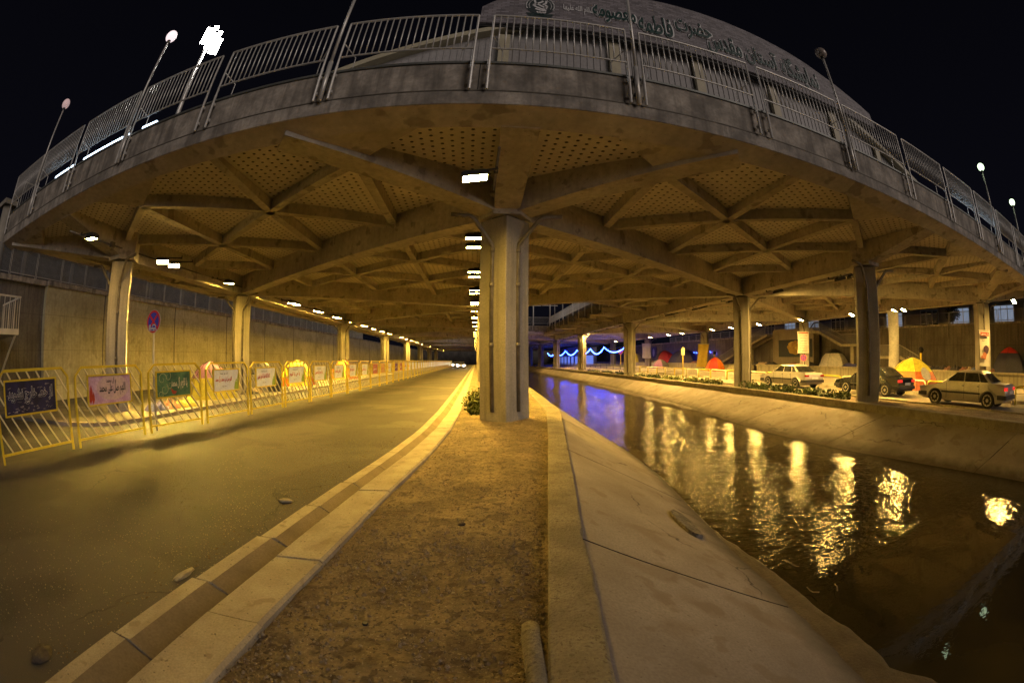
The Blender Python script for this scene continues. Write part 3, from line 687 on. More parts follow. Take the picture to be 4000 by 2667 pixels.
# railing round the light well and on the left edge
rs = rail_panel(MOD - .1, 'grey railing panel on the left side edge of the deck', group='railing panels on the left side edge of the deck', n=19, simple=True)
rs.rotation_euler = (0, 0, R(90)); rs.location = (X0 - .06, 8.0, 0)
for n in range(1, 9): dup(rs, (X0 - .06, 8.0 + n * MOD, 0), R(90))
wl = dup(rs, (VX1 - .06, VY0, 0), R(90), 'pale railing panel along the far light well above the canal', 'railing panels round the light well')
for n in range(1, 13): dup(wl, (VX1 - .06, VY0 + n * MOD, 0), R(90))
for n in range(3): dup(wl, (VX0 + n * 3.1, VY1 - .06, 0), 0, 'grey railing panel across the far end of the light well')
# ------------------------------------------------------------------ globe lamps on the deck edge
def globe(label, x, y, m, group=None, ztop=11.1, z0=6.9):
    t = thing('globe_lamp', label, 'lamp post', (x, y, 0), group=group)
    b = MB(); b.tube([(0, 0, z0), (0, 0, 8.0)], .055, 12).tube([(0, 0, 8.0), (0, 0, ztop)], .04, 12); b.build('pole', STEEL, t, smooth=True)
    b = MB(); b.tube([(0, 0, ztop - .06), (0, 0, ztop + .05)], .075, 12); b.build('collar', DARK, t)
    for zz in (7.2, 7.6): MB().box((0, .06, zz), (.14, .1, .05)).build('clamp', DARK, t)
    b = MB(); b.sphere((0, 0, ztop + .2), .205, 20, 12); b.build('globe', m, t, smooth=True)
    return t
GOFF = mat('globe_unlit', (.42, .36, .33), (.36, .31, .28), rough=.2, bump=0, local=True); GLIT = emi('globe_lit', (1, .80, .82), 1.1, True); GGR = emi('globe_green_white', (.75, 1, .62), 3.5, True); GDIM = emi('globe_dim', (1, .68, .66), .33, True)
globe('unlit globe lamp with a dim pinkish glow near the deck corner', -16.65, 7.4, GDIM)
globe('half lit white globe lamp left of the floodlight mast', -10.07, 7.4, GLIT)
globe('tall lamp post left of centre rising over the plain railing where no hall stands behind', -3.49, 7.4, GOFF)
globe('tall lamp post crossing the middle of the hall sign', 3.09, 7.4, GOFF)
globe('unlit smoked globe lamp beside the right end of the hall sign', 9.67, 7.4, GOFF)
globe('lit greenish globe lamp on the right part of the deck edge', 22.2, 7.4, GGR)
globe('lit greenish globe lamp furthest from the hall sign', 27.6, 7.4, GGR, ztop=10.8)
STRIP = emi('cold_strip_light', (.62, .8, 1), 7, True)
for x0, x1, z, lab in ((-13.1, -10.4, 8.0, 'cold white strip light glowing under the left railing'), (-9.75, -9.1, 8.0, 'short cold strip light right of the lit globe post'), (-15.3, -13.75, 8.0, 'faint strip light under the outer left railing'), (16.4, 19.1, 7.87, 'strip light glowing under the right railing'), (19.6, 22.3, 7.87, 'strip light at the far right railing next to the green globe')):
    t = thing('strip_light', lab, 'strip light', ((x0 + x1) / 2, 7.75, z)); L = x1 - x0
    MB().b2(-L / 2, L / 2, -.03, .03, -.03, .03).build('tube', STRIP, t); MB().b2(-L / 2, L / 2, .032, .1, -.2, .03).build('housing', DARK, t)
# ------------------------------------------------------------------ columns
def mk_column(label, group):
    t = thing('concrete_column', label, 'column', group=group)
    m = MB(); h = .34
    for cx, cy in ((0, -.33), (.33, 0), (0, .33), (-.33, 0)):
        q = .012
        m.prism([(cx - h, cy - q), (cx - q, cy - h), (cx + q, cy - h), (cx + h, cy - q), (cx + h, cy + q), (cx + q, cy + h), (cx - q, cy + h), (cx - h, cy + q)], -.3, 5.46)
    m.build('shaft', COLM, t)
    MB().prism([(.4 * math.cos(a), .4 * math.sin(a)) for a in [2 * math.pi * k / 16 for k in range(16)]], 5.44, 5.56).build('bearing', DARK, t)
    for sx, sy in ((-1, -1), (1, -1)):
        m = MB(); m.tube([(sx * 1.5, sy * .62, 5.5), (sx * .95, sy * .6, 5.44), (sx * .86, sy * .58, 5.36), (sx * .37, sy * .37, 4.72), (sx * .35, sy * .35, 4.6), (sx * .35, sy * .35, .25)], .058, 12)
        for z in (4.55, 3.6, 2.0): m.tube([(sx * .35, sy * .35, z - .06), (sx * .35, sy * .35, z + .06)], .072, 12)
        m.build('downpipe', PIPE, t, smooth=True)
    return t
CG = 'concrete columns under the deck'
c0 = mk_column('nearest concrete column rising from the dirt strip in the middle', CG); c0.location = (.75, 11.95, 0)
labs = {(-4, 0): 'large column behind the second poster fence panel on the left', (4, 0): 'dark column beside the canal hiding the black car', (-4, 4): 'column behind the tent with purple top on the left', (4, 4): 'canal side column left of the parked silver car', (8, 0): 'column carrying the banner with a picture on the far right', (8, 8): 'column with the striped writing banner and no stopping sign', (4, 12): 'canal side column right of the yellow hoop railings', (-4, 12): 'left row column just beyond the small poster panels', (8, 16): 'column behind the hanging yellow cloth'}
i = 0
for (ii, kk) in [(-4, 0), (4, 0)] + [(a, k) for k in range(4, 60, 4) for a in (-4, 0, 4, 8) if (k % 8 == 0) == (a % 8 == 0)] + [(8, 0)]:
    x, y = P(ii, kk)
    lab = labs.get((ii, kk))
    row = {-4: 'row behind the yellow fence', 0: 'dirt strip row', 4: 'canal side row by the parked cars', 8: 'outer row before the terrace'}[ii]
    if not lab: lab = 'more distant concrete column of the ' + row
    o = dup(c0, (x, y, 0), label=lab)
    if lab.startswith('more'): o['group'] = 'distant columns of the ' + row
# ------------------------------------------------------------------ sodium luminaires under the deck
def lum(label, group, m, drop=.45, side=1):
    t = thing('sodium_lamp', label, 'lamp', group=group)
    b = MB(); b.loft([[(-.31, -.16, .0), (.31, -.16, .0), (.31, .16, 0), (-.31, .16, 0)], [(-.3, -.15, .1), (.3, -.15, .1), (.3, .15, .1), (-.3, .15, .1)], [(-.2, -.1, .17), (.2, -.1, .17), (.2, .1, .17), (-.2, .1, .17)]]); b.build('housing', DARK, t)
    MB().face([(-.27, -.12, -.004), (-.27, .12, -.004), (.27, .12, -.004), (.27, -.12, -.004)]).build('lens', m, t)
    bl_ = .55 if 'dirt strip' in label or 'front beam' in label else .9; b = MB(); b.box((side * bl_ / 2, 0, .2), (bl_, .04, .04)).box((side * (bl_ - .02), 0, .24), (.04, .06, .12)); b.build('bracket', DARK, t)
    return t
LG = 'sodium lamps mounted under the deck'
LMPS = []
for y in (9.6, 14.4, 15.3, 20.6, 25.9, 29.8, 30.7, 35.2, 36.1, 40.7, 41.6, 46.5, 51.5, 52.4, 57, 62.5, 68, 73, 79, 85, 92, 100, 110, 120, 131, 142, 154, 167, 180): LMPS.append((-12.7, y * .93, 5.6, 'L'))
for y in (9.15, 14.2, 15.4, 19.9, 21.1, 25.2, 26.4, 30.6, 31.7, 36, 41, 42, 46.5, 52, 57.5, 63, 68, 74, 80, 88, 96, 106, 117, 128, 140, 154, 168, 184): LMPS.append((-.13, y, 5.62, 'C'))
for y in (14.3, 15.2, 20.5, 25.7, 29.9, 31.1, 35.2, 36.4, 41, 49.6, 55, 61, 67, 75, 84, 94): LMPS.append((16.5, y * .97, 5.5, 'R'))
for y in (9.5, 20.2, 21.2, 26.3, 33.5, 41.0, 47.0, 51.7, 61, 66, 74, 84, 94): LMPS.append((29.2, y * .95, 5.45, 'F'))
lp = {}; OVR = []
for x, y, z, rw in LMPS:
    near = y < 24
    nm = {'L': 'row above the pavement with the tents', 'C': 'row above the dirt strip', 'R': 'row above the canal edge with the parked cars', 'F': 'row along the outer columns with banners'}[rw]
    lab = 'sodium lamp in the %s under the deck' % nm; grp = 'sodium lamps of the ' + nm
    if (rw, y) == ('C', 9.15): lab = 'large bright sodium lamp left of the front beam of the deck'; grp = None
    elif (rw == 'L' and y < 9): lab = 'sodium lamp nearest the deck corner above the landing balcony'; grp = None
    elif (rw == 'F' and y < 9.1): lab = 'sodium lamp nearest the beige car and picture banner'; grp = None
    key = rw
    if key not in lp:
        lp[key] = lum(lab, grp, LENSL if rw == 'L' else LENS if rw == 'C' else LENSR, side={'L': -1, 'C': 1, 'R': -1, 'F': 1}[rw]); lp[key].location = (x, y, z); o = lp[key]
    else:
        o = dup(lp[key], (x, y, z), label=lab)
    OVR.append((o, rw, y))
    if grp: o['group'] = grp
    elif 'group' in o: del o['group']
    if rw == 'L' and 9 < y < 14.5: o.rotation_euler = Vector((.27, -.36, -.89)).to_track_quat('-Z', 'Y').to_euler(); continue
    o.rotation_euler = (R(-12), R(-9), R(5)) if (rw, y) == ('C', 9.15) else (0, R({'C': 0, 'L': 5, 'R': -16, 'F': 14}[rw]), 0)

for x, z, lab, y1 in ((.34, 5.98, 'steel conduit feeding the lamps above the dirt strip', 150), (-13.6, 5.9, 'steel conduit feeding the lamps above the tent pavement', 150)):
    t = thing('lamp_conduit', lab, 'conduit', (x, 8.3, z)); MB().tube([(0, 0, 0), (0, y1, 0)], .03, 8).build('tube', PIPE, t, smooth=True)
    for k in range(14): MB().b2(-.05, .05, 1.2 + 4.6 * k, 1.28 + 4.6 * k, -.05, .05).build('clamp', DARK, t)
    MB().b2(-.09, .09, 2.4, 2.62, -.1, .1).build('junction_box', PIPE, t)

for o, rw, y in OVR:
    k = LENS0 if (rw, y) == ('C', 9.15) else LENSW if rw == 'L' and y < 9 else LENSP if rw == 'L' and y < 14.5 else None
    if not k: continue
    lens_ = [c_ for c_ in o.children if c_.name.startswith('lens')][0]; lens_.data = lens_.data.copy(); lens_.data.materials[0] = k
    if k is LENSP: MB().face([(-.11, -.05, -.012), (-.11, .05, -.012), (.11, .05, -.012), (.11, -.05, -.012)]).build('arc_tube', TUBE, o)

# ------------------------------------------------------------------ yellow fence panels with poster boards
POST = lambda n, c1, c2=None, sc_=3: mat(n, c1, c2, rough=.45, scale=sc_, fine=20, bump=0, local=True)
INK = POST('dark_ink', (.02, .02, .035)); RED = POST('red_ink', (.5, .05, .03)); WINK = POST('white_ink', (.75, .75, .75)); NAVY = POST('navy_print', (.03, .03, .12), (.015, .015, .05)); CRM = POST('cream_ink', (.6, .57, .45))
def swirl(mb, c, r, turns, a0, wdt, x, sg=1, n=26):
    pts = []
    for i in range(n):
        t = i / (n - 1); a = a0 + sg * turns * 2 * math.pi * t; q = r * (1 - .85 * t); pts.append((c[0] + q * math.cos(a), c[1] + q * math.sin(a), wdt * (1 - .7 * t)))
    for (ya, za, wa), (yb, zb, wb) in zip(pts, pts[1:]):
        dy, dz = yb - ya, zb - za; L = math.hypot(dy, dz) + 1e-6; py, pz = -dz / L, dy / L
        mb.face([(x, ya - py * wa, za - pz * wa), (x, yb - py * wb, zb - pz * wb), (x, yb + py * wb, zb + pz * wb), (x, ya + py * wa, za + pz * wa)])
def blob(mb, pts, x): mb.face([(x, y, z) for y, z in pts])
def poster(parent, kind, y0, y1, z0, z1, text=None):
    cy, cz, W, H = (y0 + y1) / 2, (z0 + z1) / 2, y1 - y0, z1 - z0
    m = MB()
    for a in ((y0, y1, z0, z0 + .035), (y0, y1, z1 - .035, z1), (y0, y0 + .035, z0 + .035, z1 - .035), (y1 - .035, y1, z0 + .035, z1 - .035)): m.b2(-.02, .045, *a)
    fr = m.build('board_frame', YEL, parent)
    cols_ = {'navy': NAVY, 'pink': POST('pink_print', (.72, .5, .68), (.5, .27, .5), 2.2), 'green': POST('green_print', (.12, .27, .14), (.03, .1, .07), 2.6), 'white': POST('pale_print', (.78, .8, .85), (.62, .66, .85), 2.5), 'orange': POST('orange_print', (.55, .2, .03), (.2, .05, .05), 5), 'purple': POST('purple_print', (.25, .08, .25), (.1, .03, .15), 4), 'yellowp': POST('yellow_print', (.6, .42, .05), (.5, .25, .03), 4)}
    p = MB().b2(-.012, .015, y0 + .035, y1 - .035, z0 + .035, z1 - .035).build('print', cols_[kind], parent)
    X = .0165
    if kind == 'navy':
        g_ = MB(); rnd = random.Random(3)
        for i in range(46):
            yy, zz = y0 + .06 + rnd.random() * (W - .16), z0 + .06 + rnd.random() ** 1.6 * (H - .16); g_.face([(X, yy, zz), (X, yy + rnd.uniform(.02, .12), zz + rnd.uniform(-.01, .02)), (X, yy + rnd.uniform(.02, .1), zz + rnd.uniform(.01, .05)), (X, yy - .01, zz + rnd.uniform(.01, .03))])
        g_.build('traffic_picture', POST('grey_print', (.3, .28, .33), (.12, .11, .16), 6), p)
        lettering('از خط خارج نشوید', p, (X + .002, cy, cz + .03), W * .86, H * .5, WINK, '+X', .055)
        lettering('از خط خارج نشوید', p, (X + .006, cy, cz + .03), W * .845, H * .47, NAVY, '+X', .012)
    elif kind == 'pink':
        g_ = MB(); blob(g_, [(cy + .12 + .44 * W * .85 * math.cos(t), cz + .04 + .42 * H * math.sin(t)) for t in [2 * math.pi * k / 28 for k in range(28)]], X); g_.build('oval', POST('oval_print', (.68, .52, .48), (.6, .42, .5), 3), p)
        g_ = MB()
        for dy, dz, s_ in ((-.44 * W, -.33 * H, 1), (-.38 * W, -.36 * H, .62)): blob(g_, [(cy + dy - .04 * s_, cz + dz), (cy + dy + .0 * s_, cz + dz - .06), (cy + dy + .09 * s_, cz + dz + .04), (cy + dy + .08 * s_, cz + dz + .2 * s_), (cy + dy + .035 * s_, cz + dz + .36 * s_), (cy + dy - .02, cz + dz + .2 * s_)], X + .002)
        g_.build('red_petals', RED, p)
        lettering('اللهم صل علی محمد', p, (X + .003, cy + .1, cz + .0), W * .6, H * .42, INK, '+X', .028); lettering('و آل محمد', p, (X + .003, cy + .06, cz + .2), W * .22, H * .22, INK, '+X', .025)
    elif kind == 'green':
        g_ = MB()
        for c_, r_, tr, a0, sg in (((cy - .42, cz + .14), .17, 1.2, 0, 1), ((cy - .22, cz + .2), .15, 1.1, 2, -1), ((cy - .35, cz - .12), .16, 1.2, 1, -1), ((cy - .14, cz - .02), .11, 1.2, 3, 1), ((cy - .5, cz - .25), .1, 1.3, 5, 1)): swirl(g_, c_, r_, tr, a0, .013, X, sg)
        g_.build('scroll_ornament', POST('pale_green', (.35, .42, .25)), p)
        lettering('یا قائم آل محمد', p, (X + .003, cy + .22, cz + .0), W * .46, H * .5, CRM, '+X', .035)
        g_ = MB(); blob(g_, [(cy - .12, cz - .1), (cy + .02, cz - .18), (cy + .12, cz - .2), (cy + .04, cz - .27), (cy - .06, cz - .25)], X + .002); g_.build('red_butterfly', RED, p)
    elif kind == 'white':
        g_ = MB(); blob(g_, [(y1 - .04, z0 + .04), (y1 - .04, z1 - .12), (y1 - .1, z1 - .3), (y1 - .2, z0 + .3), (y1 - .27, z0 + .12), (y1 - .26, z0 + .04)], X); g_.build('green_corner', POST('lime_print', (.3, .42, .05)), p)
        g_ = MB()
        for c_, r_ in (((y1 - .2, cz + .16), .09), ((y1 - .26, cz - .04), .07), ((y1 - .14, cz - .02), .08)): swirl(g_, c_, r_, 1.4, 0, .009, X + .002)
        g_.build('scroll_ornament', POST('pale_scroll', (.7, .7, .62)), p)
        h1, tx = text
        lettering('ذکر روز ' + h1, p, (X + .003, cy - .12, cz + .2), W * .3, H * .11, INK, '+X', .02)
        lettering(tx, p, (X + .003, cy - .14, cz + .02), W * min(.62, .05 * len(tx) + .1), H * .32, RED, '+X', .04)
        lettering('صد مرتبه', p, (X + .003, cy - .12, cz - .18), W * .16, H * .08, INK, '+X', .02)
    else:
        lettering(text, p, (X + .003, cy, cz), W * .6, H * .3, WINK if kind != 'yellowp' else RED, '+X', .03)
    return fr
def fence_panel(L, label):
    t = thing('fence_panel', label, 'fence', group=None)
    H = 1.71; c = .2
    def bar(a, b, w_=.05): return MB().tube([(0, *a), (0, *b)], w_ * .62, 4)
    bar((.03, 0), (.03, H - c), .062).build('post', YEL, t); bar((L - .03, 0), (L - .03, H - c), .062).build('post', YEL, t)
    MB().tube([(0, .03, H - c), (0, .03 + c, H - .02), (0, L - .03 - c, H - .02), (0, L - .03, H - c)], .038, 4).build('top_rail', YEL, t)
    bar((.03, .17), (L - .03, .17)).build('bottom_rail', YEL, t)
    return t
def add_slats(t, L, hole):
    H = 1.71; c = .2; k = -1.22; step = .305   # slats fall towards +y
    def top(y): return min(H - .03, H - c + (y - .03) - .0, H - c + (L - .03 - y))
    y = -1.2; n = 0
    while y < L:
        # param: point (y + s, H - s*1.18)
        segs = []; cur = None
        for i in range(121):
            s_ = 1.6 * i / 120; yy, zz = y + s_ * .85, 1.69 - s_ * 1.02
            ok = .05 < yy < L - .05 and .18 < zz < top(yy)
            if ok and hole and hole[0] < yy < hole[1] and hole[2] < zz < hole[3]: ok = False
            if ok: cur = [(yy, zz), (yy, zz)] if cur is None else [cur[0], (yy, zz)]
            elif cur: segs.append(cur); cur = None
        if cur: segs.append(cur)
        for a, b in segs:
            if math.hypot(a[0] - b[0], a[1] - b[1]) > .08: MB().tube([(-.004, *a), (-.004, *b)], .024, 4).build('slat', CREAM, t); n += 1
        y += step
ends = [(3.75, 6.03), (6.21, 8.55), (8.74, 10.70), (10.90, 13.15), (13.32, 15.55), (15.72, 17.8)]
y = 17.98
while y < 42: ends.append((y, y + 2.2)); y += 2.36
W6 = [('جمعه', 'اللهم صل علی محمد و آل محمد'), ('پنجشنبه', 'لا اله الا الله الملک الحق المبین'), ('چهارشنبه', 'یا حی یا قیوم'), ('سه شنبه', 'یا ارحم الراحمین'), ('دوشنبه', 'یا قاضی الحاجات'), ('یکشنبه', 'یا ذالجلال و الاکرام'), ('شنبه', 'یا رب العالمین')]
desc = ['yellow fence panel with the dark blue traffic poster and outlined writing', 'yellow fence panel with the pink poster with red petals', 'yellow fence panel with the green scroll poster and red butterfly', 'yellow fence panel with the first white poster, in front of the purple topped tent', 'yellow fence panel with the white poster with a long red line of writing', 'yellow fence panel with the white poster in front of the yellow and orange tent', 'fourth panel with a white poster, counted from the green one', 'fifth panel with a white poster, counted from the green one', 'sixth panel with a white poster, counted from the green one', 'last of the row of panels with white posters', 'yellow fence panel with the brown orange poster', 'yellow fence panel with the bright yellow poster', 'yellow fence panel with the pale poster between yellow and purple ones', 'yellow fence panel with the dark purple poster', 'yellow fence panel with the orange poster furthest along', 'yellow fence panel with a plain pale poster far along']
kinds = ['navy', 'pink', 'green'] + ['white'] * 7 + ['orange', 'yellowp', 'white', 'purple', 'orange', 'white']
wi = 0
for n, (a, b_) in enumerate(ends):
    xa, xb = lerp_pts(FX, a), lerp_pts(FX, b_); L = math.hypot(xb - xa, b_ - a)
    t = fence_panel(L, desc[n] if n < len(desc) else 'far yellow fence panel'); t.location = (xa, a, 0); t.rotation_euler = (0, 0, -math.atan2(xb - xa, b_ - a)); t.rotation_euler = (random.uniform(-.006, .006), random.uniform(-.025, .025), t.rotation_euler[2] + random.uniform(-.012, .012)); t['group'] = 'yellow fence panels along the near road'
    m_ = L / 2; hole = (m_ - .78, m_ + .6, .84, 1.52)
    if n == 0: hole = (L - 2.07, L - .42, .84, 1.52)
    if n in (1,): hole = (.42, L - .42, .84, 1.52)
    if n == 2: hole = (.28, L - .42, .84, 1.52)
    add_slats(t, L, hole)
    k = kinds[n] if n < len(kinds) else 'white'
    tx = None
    if k == 'white': tx = W6[wi % 7]; wi += 1
    elif k not in ('navy', 'pink', 'green'): tx = 'یا حسین'
    poster(t, k, *hole, tx)
# the far run, copies of one light panel
t = fence_panel(2.25, 'far yellow fence panel without a poster, small in the distance'); m = MB()
for i in range(7): yy = .25 + i * .3; m.tube([(0, max(.05, yy - .55), min(1.66, 1.0 + (yy - max(.05, yy - .55)) * 1.2)), (0, min(2.2, yy + .55), .35)], .013, 4)
m.build('slats', CREAM, t); MB().b2(-.01, .02, .45, 1.75, .84, 1.5).build('board', POST('pale_print', (.6, .6, .55)), t)
y = ends[-1][1] + .15; t.location = (lerp_pts(FX, y), y, 0); t['group'] = 'far yellow fence panels'; t['label'] = 'far yellow fence panel, small in the distance'
t0 = t; y += 2.38
while y < 118: dup(t0, (lerp_pts(FX, y), y, 0)); y += 2.38

# ------------------------------------------------------------------ tow away sign
t = thing('traffic_sign', 'round red and blue no stopping sign with a white tow truck over the fence', 'sign', (-8.86, 9.2, 0))
MB().tube([(0, 0, 0), (0, 0, 2.95)], .03, 10).build('pole', STEEL, t, smooth=True)
def disc(mb, r, y, n=36, r0=0, cx=0, cz=2.8):
    if r0: 
        for i in range(n):
            a, b_ = 2 * math.pi * i / n, 2 * math.pi * (i + 1) / n
            mb.face([(cx + r0 * math.cos(a), y, cz + r0 * math.sin(a)), (cx + r * math.cos(a), y, cz + r * math.sin(a)), (cx + r * math.cos(b_), y, cz + r * math.sin(b_)), (cx + r0 * math.cos(b_), y, cz + r0 * math.sin(b_))])
    else: mb.face([(cx + r * math.cos(2 * math.pi * i / n), y, cz + r * math.sin(2 * math.pi * i / n)) for i in range(n)])
SRED = plain('sign_red', (.85, .05, .03), .35); SBLU = plain('sign_blue', (.09, .10, .6), .35); SWHT = plain('sign_white', (.75, .75, .72), .35)
def nostop(t, cz, r, truck=False, y0=-.045):
    m = MB(); m.loft([[(r * math.cos(a), y0 + dy, cz + r * math.sin(a)) for a in [2 * math.pi * k / 40 for k in range(40)]] for dy in (0, .014)]); m.build('plate', SWHT, t)
    m = MB(); disc(m, r * .97, y0 - .003, r0=r * .78, cz=cz); m.build('red_ring', SRED, t)
    m = MB(); disc(m, r * .78, y0 - .003, cz=cz); m.build('blue_field', SBLU, t)
    m = MB()
    for sg in (1, -1):
        q = r * .76; w_ = r * .1; c_, s_ = math.cos(R(45)), math.sin(R(45)) * sg
        m.face([(-q * c_ + w_ * s_, y0 - .006 - .001 * sg, cz - q * s_ - w_ * c_), (q * c_ + w_ * s_, y0 - .006 - .001 * sg, cz + q * s_ - w_ * c_), (q * c_ - w_ * s_, y0 - .006 - .001 * sg, cz + q * s_ + w_ * c_), (-q * c_ - w_ * s_, y0 - .006 - .001 * sg, cz - q * s_ + w_ * c_)])
    m.build('red_cross', SRED, t)
    if truck:
        m = MB(); y = y0 - .010
        for P_ in ([(-.2, -.2), (-.2, -.1), (-.16, -.07), (-.11, -.07), (-.11, -.2)], [(-.1, -.2), (-.1, -.155), (.1, -.155), (.1, -.2)], [(-.05, -.15), (-.02, -.07), (.09, -.07), (.14, -.15), (.11, -.15), (.07, -.1), (0, -.1), (-.03, -.15)], [(.1, -.15), (.2, -.25), (.16, -.25), (.07, -.17)], [(-.22, -.232), (-.22, -.22), (.2, -.24), (.2, -.25)]):
            m.face([(x, y, cz + z) for x, z in P_])
        for x in (-.14, .04): disc(m, .028, y - .001, 14, cx=x, cz=cz - .205)
        m.build('tow_truck_symbol', SWHT, t)
nostop(t, 2.8, .3, True)

# ------------------------------------------------------------------ left retaining wall, upper street
t = thing('retaining_wall', 'tall stained concrete retaining wall lit yellow along the left pavement', 'wall')
MB().b2(-25.6, -25.2, 14.1, 260, -.1, 6.28).build('wall', WALLM, t)
MB().b2(-25.75, -25.08, 14.1, 260, 6.28, 6.55).build('coping', FASC, t)
m = MB()
for yy in range(20, 200, 9): m.b2(-25.2, -25.17, yy, yy + .05, .0, 6.27)
m.build('joint', DARK, t)
t = thing('retaining_wall', 'grey retaining wall with shade in its colour behind the landing balcony', 'wall')
MB().b2(-26.0, -25.6, -12, 14.09, -.1, 6.28).build('wall', mat('painted_shade_wall', (.2, .185, .16), (.11, .1, .09), scale=.5, fine=9, streak=.7, lines=1.9), t)  # darker copy of the wall concrete: its shade is put into the colour
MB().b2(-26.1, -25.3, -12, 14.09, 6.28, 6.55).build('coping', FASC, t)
us = MB(); us.face([(-80, -12, 6.4), (-25.8, -12, 6.4), (-25.8, 260, 6.4), (-80, 260, 6.4)]); struct(us.build('upper_street', ASPH))
def bar_rail(L, H, label, group, m_, n):
    t = thing('street_railing', label, 'railing', group=group)
    for a in ((0, .05), (L - .05, L)): MB().b2(-.03, .03, *a, 0, H).build('post', m_, t)
    MB().b2(-.03, .03, .05, L - .05, H - .06, H).build('top_rail', m_, t); MB().b2(-.025, .025, .05, L - .05, .1, .15).build('bottom_rail', m_, t)
    m = MB()
    for i in range(n): yy = .05 + (L - .1) * (i + 1) / (n + 1); m.b2(-.009, .009, yy - .009, yy + .009, .15, H - .06)
    m.build('baluster', m_, t); return t
RW = mat('pale_railing_paint', (.42, .41, .38), (.3, .29, .27), rough=.5, bump=.02)
t0 = bar_rail(2.35, 1.5, 'pale barred railing panel on top of the left retaining wall', 'railing panels on the left retaining wall', RW, 22); t0.location = (-25.4, -1.5, 6.55)
for n in range(1, 40): dup(t0, (-25.4, -1.5 + 2.42 * n, 6.55))
t = thing('stair_landing', 'white barred balcony landing bracketed off the grey wall', 'balcony', (-22, 7.0, 0))
MB().b2(-3.3, 0, -2, 3.3, 3.35, 3.6).build('floor', WHT, t); 
m = MB()
for i in range(14): m.b2(-.02, .02, -1.9 + .395 * i, -1.87 + .395 * i, 3.6, 4.95)
for i in range(9): m.b2(-3.2 + .39 * i, -3.17 + .39 * i, 3.27, 3.3, 3.6, 4.95)
m.build('baluster', WHT, t)
MB().b2(-.03, .03, -2, 3.3, 4.95, 5.02).build('top_rail', WHT, t); MB().b2(-3.2, -.03, 3.24, 3.3, 4.95, 5.02).build('side_rail', WHT, t)
m = MB().tube([(-.1, 3.1, 3.35), (-3.4, 3.1, 1.2)], .07, 8); m.build('bracket', WHT, t)
t = thing('round_pillar', 'pale round pillar standing in the upper street above the landing balcony', 'pillar', (-30.5, 11.2, 6.4)); MB().tube([(0, 0, 0), (0, 0, 5)], .5, 24).build('shaft', COLM, t, smooth=True); MB().b2(-.7, .7, -.7, .7, 5, 5.3).build('capital', COLM, t)
# dark building front with a few lit openings along the upper street
t = thing('shop_building', 'dark low building with one small lit doorway beyond the upper left street', 'building', (-44, 30, 6.4))
DKW = mat('dark_plaster', (.07, .07, .075), (.04, .04, .045), scale=.5)
MB().b2(-6, 0, -30, 75, 0, 6).build('wall', DKW, t); MB().b2(-6.4, .4, -30.4, 75.4, 6.0, 6.3).build('roof', DARK, t)
for yy, s_ in ((22, 1.3), (41, .9)): MB().b2(.005, .03, yy, yy + 2.2, .2, 2.4).build('doorway', emi('dim_shop_light', (.75, .85, 1), .25, True), t)
for yy in range(-26, 70, 8): MB().b2(0, .25, yy, yy + .5, 0, 6).build('pilaster', mat('pilaster_plaster', (.16, .155, .15), scale=.7), t)
# ------------------------------------------------------------------ tents and bedding on the left pavement
def dome_tent(label, x, y, z, rx, ry, h, cols_, rz=0, n=6, group=None, cap=None, flare=1.15, door=None):
    """ridged igloo tent: n gores, colours cycle; cap = (fraction, colour) for the upper part"""
    t = thing('dome_tent', label, 'tent', (x, y, z), rz, group)
    prof = [(1.0 * flare ** .3, 0), (.98, .12), (.9, .34), (.76, .56), (.56, .76), (.3, .92), (.06, 1.0)]
    ncut = 99 if cap is None else next(i for i, p in enumerate(prof) if p[1] >= cap[0] - .01)
    for g_ in range(n):
        a0, a1 = 2 * math.pi * g_ / n, 2 * math.pi * (g_ + 1) / n
        for part, rg in (('panel', range(0, min(ncut, len(prof) - 1))), ('cap', range(min(ncut, len(prof) - 1), len(prof) - 1))):
            if not len(rg): continue
            m = MB(); rows = []
            for i in list(rg) + [rg[-1] + 1]:
                q, hz = prof[i]; row = []
                for k in range(7):
                    a = a0 + (a1 - a0) * k / 6; sag = 1 - .10 * math.sin(math.pi * k / 6) * (1 - hz) + .015 * math.sin(a * 9 + hz * 12)
                    sq = 1 / max(abs(math.cos((a - a0) - (a1 - a0) / 2)), .5) * math.cos((a1 - a0) / 2) * .4 + .6
                    row.append((rx * q * sag * sq * math.cos(a), ry * q * sag * sq * math.sin(a), h * hz))
                rows.append(row)
            m.loft(rows, closed=False, caps=False); m.build(part, cols_[g_ % len(cols_)] if part == 'panel' else cap[1], t, smooth=True)
    m = MB()
    for g_ in range(n):
        a = 2 * math.pi * g_ / n; m.tube([(rx * q * 1.005 * math.cos(a), ry * q * 1.005 * math.sin(a), h * hz + .01) for q, hz in prof], .012, 5)
    m.build('poles', DARK, t)
    if door:
        a = door[0]; m = MB(); pts = []
        for k in range(14):
            b_ = 2 * math.pi * k / 14; u, v = .24 * math.cos(b_), .5 + .2 * math.sin(b_)
            q = lerp_pts([(0, .93), (.12, .93), (.34, .86), (.56, .74), (.76, .54), (1, .1)], v)
            pts.append((rx * (q + .03) * math.cos(a + u), ry * (q + .03) * math.sin(a + u), h * v))
        m.face(pts); m.build('door_flap', door[1], t)
    return t
fab = lambda n, c: mat('tent_' + n, c, tuple(v * .75 for v in c), rough=.55, scale=4, fine=12, bump=.25, bscale=5, local=True)
TY, TO, TP, TR, TN, TW, TG, TB = fab('yellow', (.7, .6, .05)), fab('orange', (.75, .19, .015)), fab('purple', (.28, .12, .25)), fab('red', (.6, .04, .02)), fab('navy', (.035, .035, .08)), fab('white', (.42, .4, .36)), fab('grey', (.13, .12, .13)), fab('black', (.02, .02, .02))
